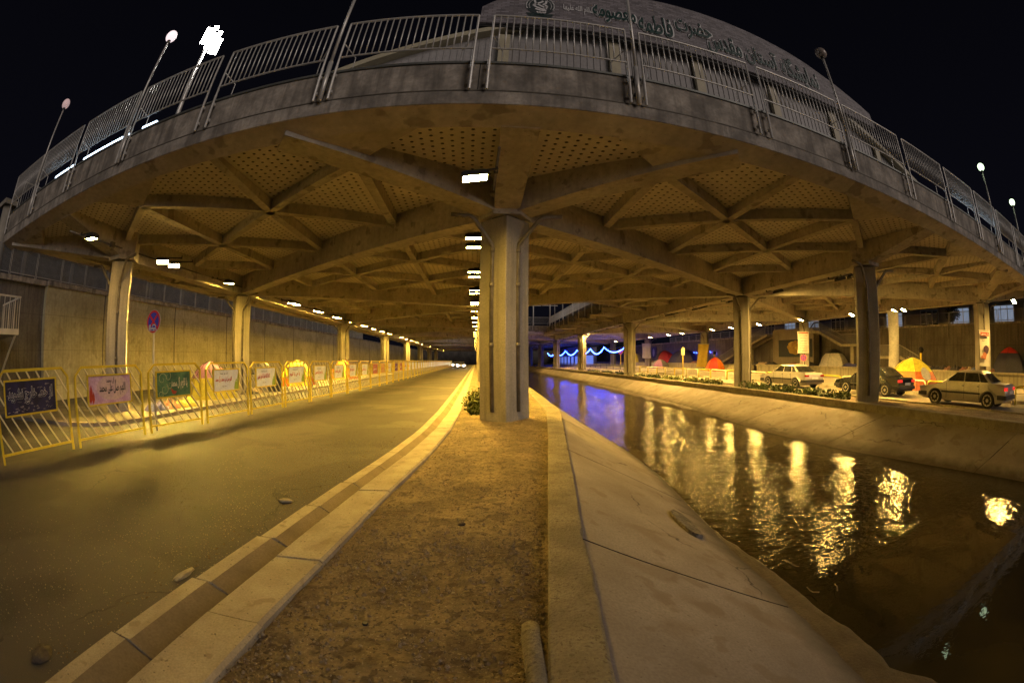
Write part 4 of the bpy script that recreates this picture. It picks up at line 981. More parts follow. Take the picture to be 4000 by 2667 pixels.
dome_tent('yellow dome tent with a purple top behind the first white poster panel', -13.2, 18.3, .12, 1.45, 1.35, 1.72, [TY], .3, cap=(.56, TP))
dome_tent('dark dome tent behind the second white poster panel', -12.5, 23.2, .12, 1.2, 1.3, 1.62, [TN, TG, TB], .2)
dome_tent('yellow and orange dome tent behind the third white poster panel', -12.9, 29.3, .12, 1.4, 1.5, 1.75, [TO, TY, TO], .5, cap=(.34, TY))
dome_tent('yellow dome tent further along the left pavement', -12.8, 40.5, .12, 1.4, 1.5, 1.75, [TY, TO], .1)
def bundle(label, x, y, z, L, W_, H, cs, seed, rz=0, group=None):
    t = thing('blanket_pile', label, 'bedding', (x, y, z), rz, group); rnd = random.Random(seed)
    for i, c_ in enumerate(cs):
        m = MB(); rows = []; ox = (i - (len(cs) - 1) / 2) * L / len(cs)
        for a in range(15):
            row = []
            for b_ in range(13):
                u, v = a / 14, b_ / 12; e = math.sin(math.pi * u) ** .5 * math.sin(math.pi * v) ** .5
                hh = H * e * (.55 + .5 * noise.noise(Vector((u * 3 + seed, v * 4 + i * 3, 1))) + .25 * noise.noise(Vector((u * 8, v * 9 + seed, i))))
                row.append((ox + (u - .5) * L / len(cs) * 1.35, (v - .5) * W_ + .1 * noise.noise(Vector((u * 3, seed, i))), max(.004, hh)))
            rows.append(row)
        m.loft(rows, closed=False, caps=False); m.build('blanket', c_, t, smooth=True)
    return t
cl = lambda n, c, d: mat('cloth_' + n, c, d, rough=.9, scale=9, fine=25, bump=.5, bscale=14, local=True)
CB, CY, CF, CK, CC = cl('blue', (.06, .06, .25), (.03, .03, .12)), cl('yellow', (.5, .4, .06), (.25, .22, .04)), cl('floral', (.35, .12, .12), (.12, .1, .05)), cl('dark', (.05, .045, .05), (.02, .02, .03)), cl('cream', (.45, .4, .3), (.3, .2, .12))
bundle('pile of blue, floral and yellow blankets on the left pavement edge', -12.0, 13.5, .12, 2.2, .9, .5, [CB, CF, CY], 3, R(72))
bundle('sleeping bag and dark bags behind the fence further along', -12.2, 21.2, .12, 1.3, .8, .4, [CK, CC], 5, R(80))
# bush beside the middle column
def leafy(name, label, cat, spots, n, s_, m_, seed, kind=None):
    rnd = random.Random(seed); m = MB()
    for i in range(n):
        x, y, z, r_ = rnd.choice(spots); d_ = Vector((rnd.gauss(0, 1), rnd.gauss(0, 1), rnd.gauss(0, .8))).normalized() * r_ * rnd.random() ** .4
        c_ = Vector((x, y, z)) + d_; c_.z = max(c_.z, .01); a = Vector((rnd.gauss(0, 1), rnd.gauss(0, 1), rnd.gauss(0, .6))).normalized() * s_ * rnd.uniform(.6, 1.3); b_ = a.cross(Vector((rnd.gauss(0, 1), rnd.gauss(0, 1), rnd.gauss(0, 1)))).normalized() * s_ * .38
        m.face([c_ - a * .5, c_ + b_, c_ + a * .5, c_ - b_])
    return m, m_
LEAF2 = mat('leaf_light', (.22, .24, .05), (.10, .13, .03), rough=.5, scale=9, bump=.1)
t = thing('bush', 'small leafy bush beside the base of the middle column', 'bush', (0, 0, 0))
m, _ = leafy('', '', '', [(-.1, 13.4, .3, .33), (.1, 13.9, .42, .34), (-.05, 13.0, .16, .22), (.05, 14.6, .25, .3)], 900, .085, LEAF, 1); m.build('leaves', LEAF, t)
m, _ = leafy('', '', '', [(-.1, 13.4, .35, .36), (.1, 13.9, .48, .36)], 320, .085, LEAF2, 2); m.build('pale_leaves', LEAF2, t)  # second, paler set of leaves
m = MB()
for i in range(7): m.tube([(-.1 + .04 * i, 13.3 + .12 * i, 0), (-.2 + .07 * i, 13.2 + .15 * i, .5)], .01, 5)
m.build('stems', mat('bark', (.12, .08, .04)), t)

# ------------------------------------------------------------------ exhibition hall on the deck
hall = thing('exhibition_hall', 'white clad hall on the deck with an arched brick patterned sign over its front', 'building', (0, 0, 0))
HY = 14.0; HX0, HX1, HC = -8.5, 27.0, 9.3
apex = 17.75; sl_ = .335
def roofz(x): return apex - sl_ * abs(x - HC)
m = MB(); m.loft([[(HX0, y, 7.7), (HX1, y, 7.7), (HX1, y, roofz(HX1)), (HC, y, apex), (HX0, y, roofz(HX0))] for y in (HY, HY + 20)]); m.build('wall', CLAD, hall)
m = MB()
x = HX0 + .15
while x < HX1: m.b2(x, x + .035, HY - .03, HY + .001, 7.72, roofz(x) - .1); x += .27
m.build('cladding_rib', CLAD, hall)
for x in (.25, 4.7, 8.55, 12.7, 16.9, 20.6):
    MB().b2(x, x + .42, HY - .22, HY - .0315, 7.7, min(14.85, roofz(x) - .15)).build('column', CRST, hall)
for s0, s1, a in ((HX0 - .5, HC, 1), (HC, HX1 + .5, -1)):
    m = MB(); m.loft([[(x, y, roofz(x) + .02), (x, y, roofz(x) + .26)] for x in (s0, s1) for y in ()] or [[(s0, HY - .45, roofz(s0)), (s0, HY + 20.3, roofz(s0)), (s0, HY + 20.3, roofz(s0) + .24), (s0, HY - .45, roofz(s0) + .24)], [(s1, HY - .45, roofz(s1)), (s1, HY + 20.3, roofz(s1)), (s1, HY + 20.3, roofz(s1) + .24), (s1, HY - .45, roofz(s1) + .24)]]); m.build('roof', CRST, hall)
prof = [(-.6, 15.98), (-.2, 16.35), (.62, 16.97), (1.4, 17.25), (2.27, 17.45), (3.1, 17.63), (3.99, 17.78), (4.9, 17.93), (5.81, 18.04), (7.4, 18.18), (9.1, 18.2), (10.6, 18.13), (12.03, 18.0), (13.3, 17.84), (14.45, 17.66), (15.7, 17.38), (16.72, 17.07), (17.7, 16.8), (18.62, 16.5), (19.6, 16.2), (20.5, 15.88), (20.62, 14.9)]
m = MB(); ring = [(-.62, 14.93)] + prof
m.loft([[(x, y, z) for x, z in ring] for y in (HY - .62, HY - .5)]); sb = m.build('sign_board', BRICK, hall)
m = MB()
for x in range(0, 20, 3): m.b2(x, x + .08, HY - .5, HY - .04, 15.0, 15.08)
m.b2(-.6, 20.6, HY - .5, HY - .3, 14.8, 14.92); m.build('sign_frame', DARK, hall)
SG = plain('sign_green', (.01, .06, .055), .4); SGW = plain('sign_pale', (.8, .8, .82), .5)
YS_ = HY - .635
for s_, x0, x1, z, h in (('نمایشگاه', 13.75, 16.05, 16.35, 1.75), ('آستان', 10.35, 12.95, 16.1, 1.7), ('مقدس', 8.25, 11.2, 15.95, 1.55), ('حضرت', 6.3, 9.2, 16.35, 1.45), ('فاطمه', 6.0, 8.0, 16.2, 1.4), ('معصومه', 4.2, 6.4, 16.3, 1.2)): pass
words = [('نمایشگاه', 13.6, 16.15, 16.25, 1.7), ('آستان', 11.35, 13.35, 16.2, 1.5), ('مقدس', 9.3, 11.15, 16.05, 1.55), ('حضرت', 7.75, 9.6, 16.55, 1.35), ('فاطمه', 5.95, 7.55, 16.2, 1.35), ('معصومه', 3.95, 5.85, 16.25, 1.15)]
for s_, x0, x1, z, h in words:
    lettering(s_, sb, ((x0 + x1) / 2, YS_, z), x1 - x0 + .16, h + .12, SGW, '-Y', .08, name='lettering_outline', thin=.05)
    lettering(s_, sb, ((x0 + x1) / 2, YS_ - .03, z), x1 - x0, h, SG, '-Y', .018)
lettering('سلام الله علیها', sb, (3.35, YS_ - .01, 16.25), 1.3, .6, SGW, '-Y', .03)
m = MB()   # round emblem: two rings of dots, knotted strokes and a base
for r_, n_ in ((.55, 26), (.44, 22)):
    for i in range(n_):
        a = -math.pi * .12 + math.pi * 1.24 * i / (n_ - 1); disc(m, .034 if r_ > .5 else .026, YS_ - .012, 8, cx=1.75 + r_ * math.cos(a) * 1.05, cz=16.25 + r_ * math.sin(a) * 1.15)
m.build('emblem_dots', SGW, sb)
m = MB()
def stroke(pts, w_):
    for (xa, za), (xb, zb) in zip(pts, pts[1:]):
        L = math.hypot(xb - xa, zb - za); px_, pz_ = -(zb - za) / L * w_, (xb - xa) / L * w_
        m.face([(xa - px_, YS_ - .015, za - pz_), (xb - px_, YS_ - .015, zb - pz_), (xb + px_, YS_ - .015, zb + pz_), (xa + px_, YS_ - .015, za + pz_)])
for pts in ([(1.5, 16.62), (1.55, 16.42), (1.68, 16.3), (1.9, 16.15), (2.02, 16.02)], [(2.0, 16.62), (1.97, 16.42), (1.85, 16.32)], [(1.45, 16.25), (1.6, 16.12), (1.8, 16.02), (1.95, 15.98)], [(1.45, 16.25), (1.62, 16.38), (1.8, 16.5), (1.86, 16.6)], [(1.55, 16.0), (1.75, 15.92), (2.0, 15.9)], [(1.95, 16.3), (2.05, 16.2), (1.9, 16.05)]): stroke(pts, .045)
for k in range(3): stroke([(1.62 + .12 * k, 15.82), (1.68 + .12 * k, 15.7), (1.74 + .12 * k, 15.82)], .03)
m.build('emblem_strokes', SGW, sb)
m = MB(); disc(m, .62, YS_ - .006, 40, cx=1.75, cz=16.25); m.build('emblem_field', plain('emblem_dark', (.03, .045, .05)), sb)
m = MB()
for k in range(4): m.b2(1.2 + .04 * k, 2.3 - .04 * k, YS_ - .03, YS_ - .02, 15.62 - .09 * k, 15.66 - .09 * k)
m.build('emblem_base', SG, sb)
# floodlight mast
t = thing('floodlight_mast', 'steel mast with a cluster of glaring white floodlights left of the lit globe lamp', 'floodlight', (-10.2, 9.6, 7.7))
MB().tube([(0, 0, 0), (0, 0, 4.9)], .1, 12, .06).build('mast', STEEL, t, smooth=True)
MB().b2(-.05, .05, -.5, .5, 4.85, 4.95).b2(-.05, .05, -.5, .5, 5.3, 5.38).b2(-.04, .04, -.04, .04, 4.9, 5.4).build('crossbar', DARK, t)
FL = emi('floodlight_lens', (1, .96, .93), 70)
ax = Vector((.68, -.68, -.32)).normalized()
for zz, yy in [(4.75, -.42), (4.75, 0), (4.75, .42), (5.1, -.42), (5.1, 0), (5.1, .42), (5.5, -.15), (5.5, .3)]:
    q = Vector((0, 0, 1)).cross(ax).normalized(); up = ax.cross(q); c_ = Vector((.12, yy * .82, zz)); s1 = .2 if zz < 5.4 else .1
    hb = MB(); hb.loft([[c_ + q * a * k + up * b_ * k + ax * d_ for a, b_ in ((-s1, -s1), (s1, -s1), (s1, s1), (-s1, s1))] for d_, k in ((-.14, .6), (0, 1))]); h_ = hb.build('lamp_head', DARK, t)
    MB().face([c_ + q * a + up * b_ + ax * .004 for a, b_ in ((-s1 * .92, -s1 * .92), (-s1 * .92, s1 * .92), (s1 * .92, s1 * .92), (s1 * .92, -s1 * .92))][::-1]).build('lens', FL, h_)

# ------------------------------------------------------------------ right side: low wall, terrace, retaining wall
t = thing('terrace_wall', 'low concrete wall with a cap holding up the camping terrace on the right', 'wall')
MB().b2(33.2, 33.5, -10, 44.8, 0, .95).b2(33.2, 33.5, 49.8, 240, 0, .95).build('wall', LOWW, t); MB().b2(33.1, 33.6, -10, 44.8, .95, 1.1).b2(33.1, 33.6, 49.8, 240, .95, 1.1).build('cap', LOWW, t)
m = MB(); m.face([(33.6, -10, 1.08), (36.4, -10, 1.08), (36.4, 240, 1.08), (33.6, 240, 1.08)]); m.face([(33.1, 44.8, .9), (33.6, 44.8, .9), (33.6, 49.8, .9), (33.1, 49.8, .9)]); struct(m.build('terrace', PAVE))
t = thing('steps', 'concrete steps leading up to the terrace through the low wall', 'steps', (32.9, 45, .11))
for i in range(6): MB().b2(-1.8 + .3 * i, -1.5 + .3 * i + .02, 0, 4.7, 0, .16 * (i + 1)).build('step', LOWW, t)
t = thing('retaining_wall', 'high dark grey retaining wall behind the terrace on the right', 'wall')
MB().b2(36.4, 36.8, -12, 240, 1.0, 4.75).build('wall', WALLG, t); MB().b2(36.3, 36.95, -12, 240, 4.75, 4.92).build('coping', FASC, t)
m = MB()
for i in range(16): yy = 3 + i * 5.2; m.tube([(36.37, yy, 4.7), (36.37, yy, 3.7 - .3 * (i % 3))], .035, 8)
m.build('drain_pipe', PIPE, t)
us = MB(); us.face([(36.8, -12, 4.85), (120, -12, 4.85), (120, 240, 4.85), (36.8, 240, 4.85)]); struct(us.build('upper_pavement', PAVE))
t0 = bar_rail(2.6, 1.0, 'barred railing panel on top of the right retaining wall', 'railing panels on the right retaining wall', RW, 18); t0.location = (36.6, -3, 4.92)
for n in range(1, 30): dup(t0, (36.6, -3 + 2.7 * n, 4.92))
bl = thing('shop_building', 'pale building with white framed windows on the upper level at the right', 'building', (43, 0, 4.85))
BW = mat('pale_plaster', (.26, .25, .22), (.18, .17, .15), scale=.6)
MB().b2(0, 10, -5, 62, 0, 5.5).build('wall', BW, bl); MB().b2(-.4, 10.4, -5.4, 62.4, 5.5, 5.8).build('roof', FASC, bl)
WB = emi('cold_window', (.62, .75, 1), .32, True)
for i, y in enumerate([5.5, 9.5, 13.3, 19.0, 23.2, 28.4, 33.5, 38, 43, 48, 53]):
    fr = MB()
    for a in ((y, y + 2.6, .1, .2), (y, y + 2.6, 2.1, 2.22), (y, y + .1, .2, 2.1), (y + 2.5, y + 2.6, .2, 2.1), (y + .85, y + .92, .2, 2.1), (y + 1.68, y + 1.75, .2, 2.1)): fr.b2(-.1, -.005, *a)
    w_ = fr.build('window', WHT, bl); MB().b2(-.04, -.002, y + .1, y + 2.5, .2, 2.1).build('pane', WB if i % 3 != 1 else GLASS, w_)
t = thing('tree', 'dark drooping tree before the pale building on the upper level', 'tree', (39.5, 19.6, 4.85))
MB().tube([(0, 0, 0), (.05, 0, 1.0), (0, .05, 1.9)], .09, 8, .04).build('trunk', mat('bark', (.12, .08, .04)), t)
m, _ = leafy('', '', '', [(0, 0, 1.7, .6), (.1, .3, 1.3, .6), (-.1, -.4, 1.2, .6), (0, .1, .8, .35)], 1500, .16, LEAF, 4); m.build('crown', mat('dark_leaf', (.035, .06, .025), (.02, .03, .012)), t)
# painted panel wall
t = thing('painted_wall', 'concrete wall block with a painting of a yellow rose on a dark ground', 'mural', (35.1, 0, 1.08))
MB().b2(-.15, .8, 36.0, 43.6, 0, 4.2).build('wall', mat('mural_wall', (.26, .23, .16), (.2, .17, .12), scale=.8, streak=.4), t)
MB().b2(-.175, -.152, 36.2, 42.4, .95, 2.95).build('painting', plain('painting_ground', (.02, .03, .018)), t)
cy, cz = 39.4, 2.05; PET = [plain('rose_petal_a', (.50, .32, .03)), plain('rose_petal_b', (.62, .43, .05)), plain('rose_petal_c', (.4, .24, .02))]
rnd = random.Random(5); lay = 0
for ring_, (n_, rad, sz) in enumerate([(7, .95, .62), (6, .62, .5), (5, .34, .38), (3, .12, .25)]):
    for i in range(n_):
        a = 2 * math.pi * i / n_ + ring_ * .5; px_, pz_ = cy + rad * .8 * math.cos(a), cz + rad * .5 * math.sin(a) - (.05 if math.sin(a) < 0 else 0); m = MB()
        m.face([(-.178 - .0015 * (lay), px_ + sz * .95 * math.cos(b_) * (1 + .15 * math.sin(3 * b_ + i)), pz_ + sz * .55 * math.sin(b_) * (1 + .15 * math.cos(2 * b_ + i))) for b_ in [-2 * math.pi * k / 14 for k in range(14)]]); lay += 1
        m.build('petal', PET[(i + ring_) % 3], t)
# stairs of the right retaining wall
def stair(label, y0, z0, y1, z1, x0, x1, n, rail=True):
    t = thing('staircase', label, 'staircase', (0, 0, 0)); m = MB()
    for i in range(n):
        ya = y0 + (y1 - y0) * i / n; yb = y0 + (y1 - y0) * (i + 1) / n; z = z0 + (z1 - z0) * (i + .5) / n
        m.b2(x0 + .1, x1, *sorted((ya, yb)), z - .04, z + .03)
    m.build('treads', LOWW, t)
    m = MB()
    for x in (x0, x1 - .1): m.loft([[(x, y0, z0 - .22), (x + .12, y0, z0 - .22), (x + .12, y0, z0 + .08), (x, y0, z0 + .08)], [(x, y1, z1 - .22), (x + .12, y1, z1 - .22), (x + .12, y1, z1 + .08), (x, y1, z1 + .08)]])
    m.build('stringer', LOWW, t)
    m = MB(); m.tube([(x0 + .05, y0, z0 + 1), (x0 + .05, y1, z1 + 1)], .03, 6)
    for i in range(2 * n + 1): yy = y0 + (y1 - y0) * i / (2 * n); zz = z0 + (z1 - z0) * i / (2 * n); m.b2(x0 + .04, x0 + .06, yy - .01, yy + .01, zz, zz + 1)
    m.build('handrail', RW, t); return t
def landing(t, y0, y1, x0, x1, z, sup=()):
    MB().b2(x0, x1, y0, y1, z - .25, z).build('landing', LOWW, t)
    for yy in sup: MB().b2(x0 + .1, x0 + .45, yy, yy + .45, 1.08, z - .25).build('support', LOWW, t)
    m = MB(); m.b2(x0 + .03, x0 + .07, y0, y1, z + .95, z + 1)
    for i in range(int((y1 - y0) / .13)): m.b2(x0 + .04, x0 + .06, y0 + .13 * i, y0 + .13 * i + .018, z, z + .97)
    m.build('railing', RW, t)
t = stair('staircase descending to the right from the upper level beside the rose painting', 34.6, 4.75, 31.0, 3.25, 34.3, 35.9, 12); landing(t, 34.6, 36.0, 34.3, 36.3, 4.83); landing(t, 28.2, 31.0, 34.3, 36.3, 3.3, (29.3,))
t = stair('staircase rising to the right left of the rose painting', 49.5, 3.2, 44.0, 4.8, 34.3, 35.9, 12); landing(t, 49.5, 52, 34.3, 36.3, 3.25, (50.2, 47.6))
t = stair('short lower staircase with a dark handrail behind the red and yellow tent', 23.2, 2.1, 21.0, 1.15, 34.4, 35.9, 6); landing(t, 23.2, 26, 34.4, 36.3, 2.15, (23.6,))
t = stair('lower staircase left of the second column near the yellow bollard', 56, 1.1, 52, 2.4, 34.4, 35.9, 7)
for x, y, lab in ((34.2, 20.6, 'yellow fire hydrant post by the low staircase on the terrace'), (34.2, 57.0, 'yellow post with a black head far along the terrace')):
    t = thing('bollard', lab, 'bollard', (x, y, 1.08)); MB().tube([(0, 0, 0), (0, 0, 1.35)], .1, 12).build('post', YEL, t, smooth=True); MB().sphere((0, 0, 1.6), .28, 12, 8).build('head', BLK, t, smooth=True)

# ------------------------------------------------------------------ hoop barriers
hb = [3.6, 6.2, 8.9, 11.5, 13.6, 15.7, 17.8, 20.4, 23.0, 25.4, 28.0, 30.9, 33.5, 35.8, 38.4, 41.2, 43.9, 46.4, 49.6, 52.5, 55.3, 58]
def hoop(L, m_, label, grp):
    t = thing('hoop_barrier', label, 'barrier', group=grp); r_ = .12; pts = [(0, .06, 0), (0, .06, .62), (0, .1, .72), (0, .2, .76), (0, L - .2, .76), (0, L - .1, .72), (0, L - .06, .62), (0, L - .06, 0)]
    MB().tube(pts, .045, 10).build('hoop', m_, t, smooth=True); MB().b2(-.08, .08, -.02, .14, .0, .012).b2(-.08, .08, L - .14, L + .02, .0, .012).build('base_plate', DARK, t); return t
for n, (a, b_) in enumerate(zip(hb, hb[1:])):
    white = n % 2 == 1
    o = hoop(b_ - a - .04, CREAM if white else YEL, ('white' if white else 'yellow') + ' hoop barrier along the far road', 'white hoop barriers along the far road' if white else 'yellow hoop barriers along the far road'); o.location = (19.72 + max(0, a - 36) * .045, a, 0)
# thin dark railings in the blue lit stretch
t0 = bar_rail(3.4, .9, 'low dark barred railing in the blue lit distance', 'low railings in the blue lit distance', mat('dim_rail', (.2, .2, .22)), 14); t0.location = (21.5, 60, 0)
for n in range(1, 16): dup(t0, (21.5, 60 + 3.6 * n, 0))

# ------------------------------------------------------------------ banners and signs on the right
def hang(name, label, cat, x, y, z0, z1, w_, m_, sway=.05, rz=0, fold=2.0, slant=0):
    t = thing(name, label, cat, (x, y, 0), rz); rows = []
    for i in range(17):
        v = i / 16; z = z1 + (z0 - z1) * v; rows.append([((u - .5) * w_ * (1 - .12 * math.sin(v * 3)) + slant * v, sway * math.sin(u * fold * math.pi + v * 2.5) * (.3 + v) + .03 * math.sin(v * 7 + u), z + .1 * slant * (u - .5)) for u in [k / 12 for k in range(13)]])
    m = MB(); m.loft(rows, closed=False, caps=False); c_ = m.build('cloth', m_, t, smooth=True)
    MB().tube([(-w_ / 2 - .05, 0, z1 + .02), (w_ / 2 + .05, 0, z1 + .02)], .02, 6).build('rod', WHT, t)
    MB().tube([(0, 0, z1 + .02), (0, .1, z1 + .55)], .008, 5).build('cord', WHT, t)
    return t
CW = mat('banner_white', (.62, .6, .55), (.5, .48, .43), rough=.8, scale=2, bump=.1, local=True)
cx_, cy_ = P(8, 0); t = hang('hanging_banner', 'long white banner with red heading and a small picture on the far right column', 'banner', cx_ - .62, cy_ - .42, 1.5, 3.72, .95, CW, .02, R(-40))
MB().b2(-.40, .36, -.115, -.09, 3.38, 3.6).build('red_heading', RED, t); lettering('یا مهدی', t, (-.02, -.12, 3.49), .66, .17, WINK, '-Y', .03); lettering('السلام', t, (-.17, -.1, 3.07), .25, .13, INK, '-Y', .02)
m = MB(); m.face([(.08 + .24 * math.cos(a) * (1 + .1 * math.sin(3 * a)), -.105, 2.52 + .28 * math.sin(a)) for a in [2 * math.pi * k / 18 for k in range(18)]]); m.build('dark_shape', POST('dark_brown_print', (.1, .05, .08), (.04, .02, .04), 8), t)
m = MB(); m.face([(-.08 + .2 * math.cos(a) * (1 + .2 * math.sin(4 * a)), -.11, 2.15 + .22 * math.sin(a) * (1 + .15 * math.cos(5 * a))) for a in [2 * math.pi * k / 20 for k in range(20)]]); m.face([(-.3 + .1 * math.cos(a), -.112, 2.05 + .1 * math.sin(a)) for a in [2 * math.pi * k / 12 for k in range(12)]]); m.build('orange_shape', POST('skin_orange_print', (.5, .22, .12), (.3, .1, .06), 8), t)
cx_, cy_ = P(8, 8); t = hang('hanging_banner', 'white banner covered with lines of dark and red writing on the second outer column', 'banner', cx_ - .62, cy_ - .5, 2.35, 4.45, 1.25, CW, .04, R(-38))
MB().b2(-.55, .5, -.16, -.14, 4.3, 4.38).build('red_edge', RED, t)
for i, (s_, c_) in enumerate([('بسم الله الرحمن الرحیم', INK), ('السلام علیک یا فاطمه', INK), ('یا معصومه اشفعی لنا', INK), ('خوش آمدید زائران گرامی', INK), ('از پارک خودرو خودداری کنید', RED), ('ستاد خدمات سفر', RED), ('شهرداری قم', RED)]): lettering(s_, t, (0, -.17, 4.05 - .24 * i), .82, .13, c_, '-Y', .03)
t = thing('traffic_sign', 'small no stopping sign under the striped banner on the second outer column', 'sign', (cx_ - .72, cy_ - .62, 0), R(-38)); MB().tube([(0, 0, .1), (0, 0, 2.1)], .03, 8).build('pole', STEEL, t); nostop(t, 1.9, .33)
cx_, cy_ = P(8, 16); hang('hanging_cloth', 'plain yellow cloth hanging askew from the third outer column', 'cloth', cx_ - .6, cy_ - .7, .6, 3.8, 1.6, mat('yellow_cloth', (.6, .45, .07), (.5, .36, .05), rough=.8, bump=.1, local=True), .12, R(-32), 3.0, slant=-.3)
cx_, cy_ = P(8, 24); hang('hanging_banner', 'small white banner with lines of writing far along beside the blue lights', 'banner', cx_ - .6, cy_ - .7, 1.9, 4.6, 1.7, CW, .05, R(-28))
hang('hanging_cloth', 'pale grey cloth hanging behind the dark canal side column', 'cloth', 23.0, 16.0, 1.1, 4.6, .75, TW, .15, R(-50), 1.2)
t = thing('traffic_sign', 'thin pole with a sign plate seen edge on beside the canal', 'sign', (17.0, 33.6, 0)); MB().tube([(0, 0, 0), (0, 0, 2.7)], .035, 8).build('pole', YEL, t, smooth=True); m = MB().b2(-.02, .02, -.3, .3, 2.0, 2.6); m.build('plate', SWHT, t)
t = thing('traffic_sign', 'far round red sign on a yellow pole by the blue lights', 'sign', (23.4, 69, 0)); MB().tube([(0, 0, 0), (0, 0, 2.9)], .05, 8).build('pole', YEL, t, smooth=True); nostop(t, 2.9, .42)
# ------------------------------------------------------------------ tents and bedding on the right
dome_tent('red and orange tent with a yellow top on the pavement behind the black car', 23.6, 14.9, .11, 1.95, 1.95, 1.8, [TO, TO, TR], R(160), cap=(.56, TY), door=(R(-112) - R(160), TW))
dome_tent('white and dark tent with a black top on the terrace under the stairs', 34.6, 32.4, 1.08, 1.0, 2.1, 1.75, [TG, TG, TW, TW, TW, TG], 0, cap=(.76, TB))
dome_tent('tall navy tent with a red top on the terrace', 34.7, 11.4, 1.08, 1.15, 1.75, 1.85, [TN, TN, TN], 0, cap=(.76, TR))
dome_tent('red and black tent far along the terrace', 34.8, 76.5, 1.08, 1.5, 4.2, 2.3, [TR, TR, TB], 0)
dome_tent('navy and yellow tent on the terrace left of the yellow cloth', 34.8, 68.5, 1.08, 1.5, 4.0, 2.4, [TN, TY, TN, TN], .2, cap=(.92, TY))
dome_tent('small orange tent on the pavement behind the yellow cloth', 31.6, 52.5, .11, 1.3, 1.6, 1.9, [TO, TR], .2)
dome_tent('low grey and purple tent before the terrace wall far along', 31.8, 72, .11, 1.4, 2.6, 1.6, [TG, TP], .1)
dome_tent('small pale tent far along in the blue light', 34.8, 92, 1.08, 1.3, 3.0, 1.9, [TW, TY], .1)
dome_tent('blue tent half hidden behind the far right column', 32.3, 13.8, .11, 1.0, 1.1, 1.35, [fab('blue', (.1, .14, .3))], .1)
for i, (y, cs, lab) in enumerate([(19.6, [CK, CC], 'pale cover over bags on the terrace by the lower staircase'), (17.6, [CK, CF, CK], 'heap of dark bedding on the terrace in the middle of the wall'), (15.9, [CC, CF, CK], 'row of blankets and cushions on the terrace left of the picture banner'), (13.2, [CF, CC], 'bedding heap behind the picture banner column'), (45, [CK, CC, CK], 'dark bundles under the staircase left of the rose painting'), (62.5, [CK, CF], 'bedding beside the yellow and navy tent'), (80, [CC, CK, CF], 'bedding far along the terrace'), (21.9, [CC, CK], 'rolled bags beside the short lower staircase'), (37.5, [CK, CC, CF], 'row of bags lying below the rose painting'), (28.3, [CK, CB], 'dark blankets between the white tent and the stair support'), (9.0, [CF, CC, CK], 'bedding beside the tall navy tent')]):
    bundle(lab, 34.5, y, 1.09, 1.9 if y < 25 else 4.5, 1.0, .5, cs, 11 + i, R(90))
# plants in the strip beside the canal
for k, (ya, yb, nn, lab) in enumerate([(12.9, 22.3, 2300, 'low leafy ground cover between the canal coping and the parked cars'), (24.6, 34.5, 1900, 'low weeds in the strip before the yellow hoop barriers'), (35, 60, 1500, 'sparse weeds along the canal in the distance')]):
    rnd = random.Random(k); spots = []
    for i in range(60): yy = rnd.uniform(ya, yb); spots.append((lerp_pts(CI, yy) + rnd.uniform(.6, 1.3), yy, rnd.uniform(.04, .16), rnd.uniform(.12, .34)))
    m, _ = leafy('', '', '', spots, nn, .15, LEAF, k + 9); o = m.build('ground_cover', LEAF if k != 1 else LEAF2); stuff(o); tag(o, lab, 'plants')

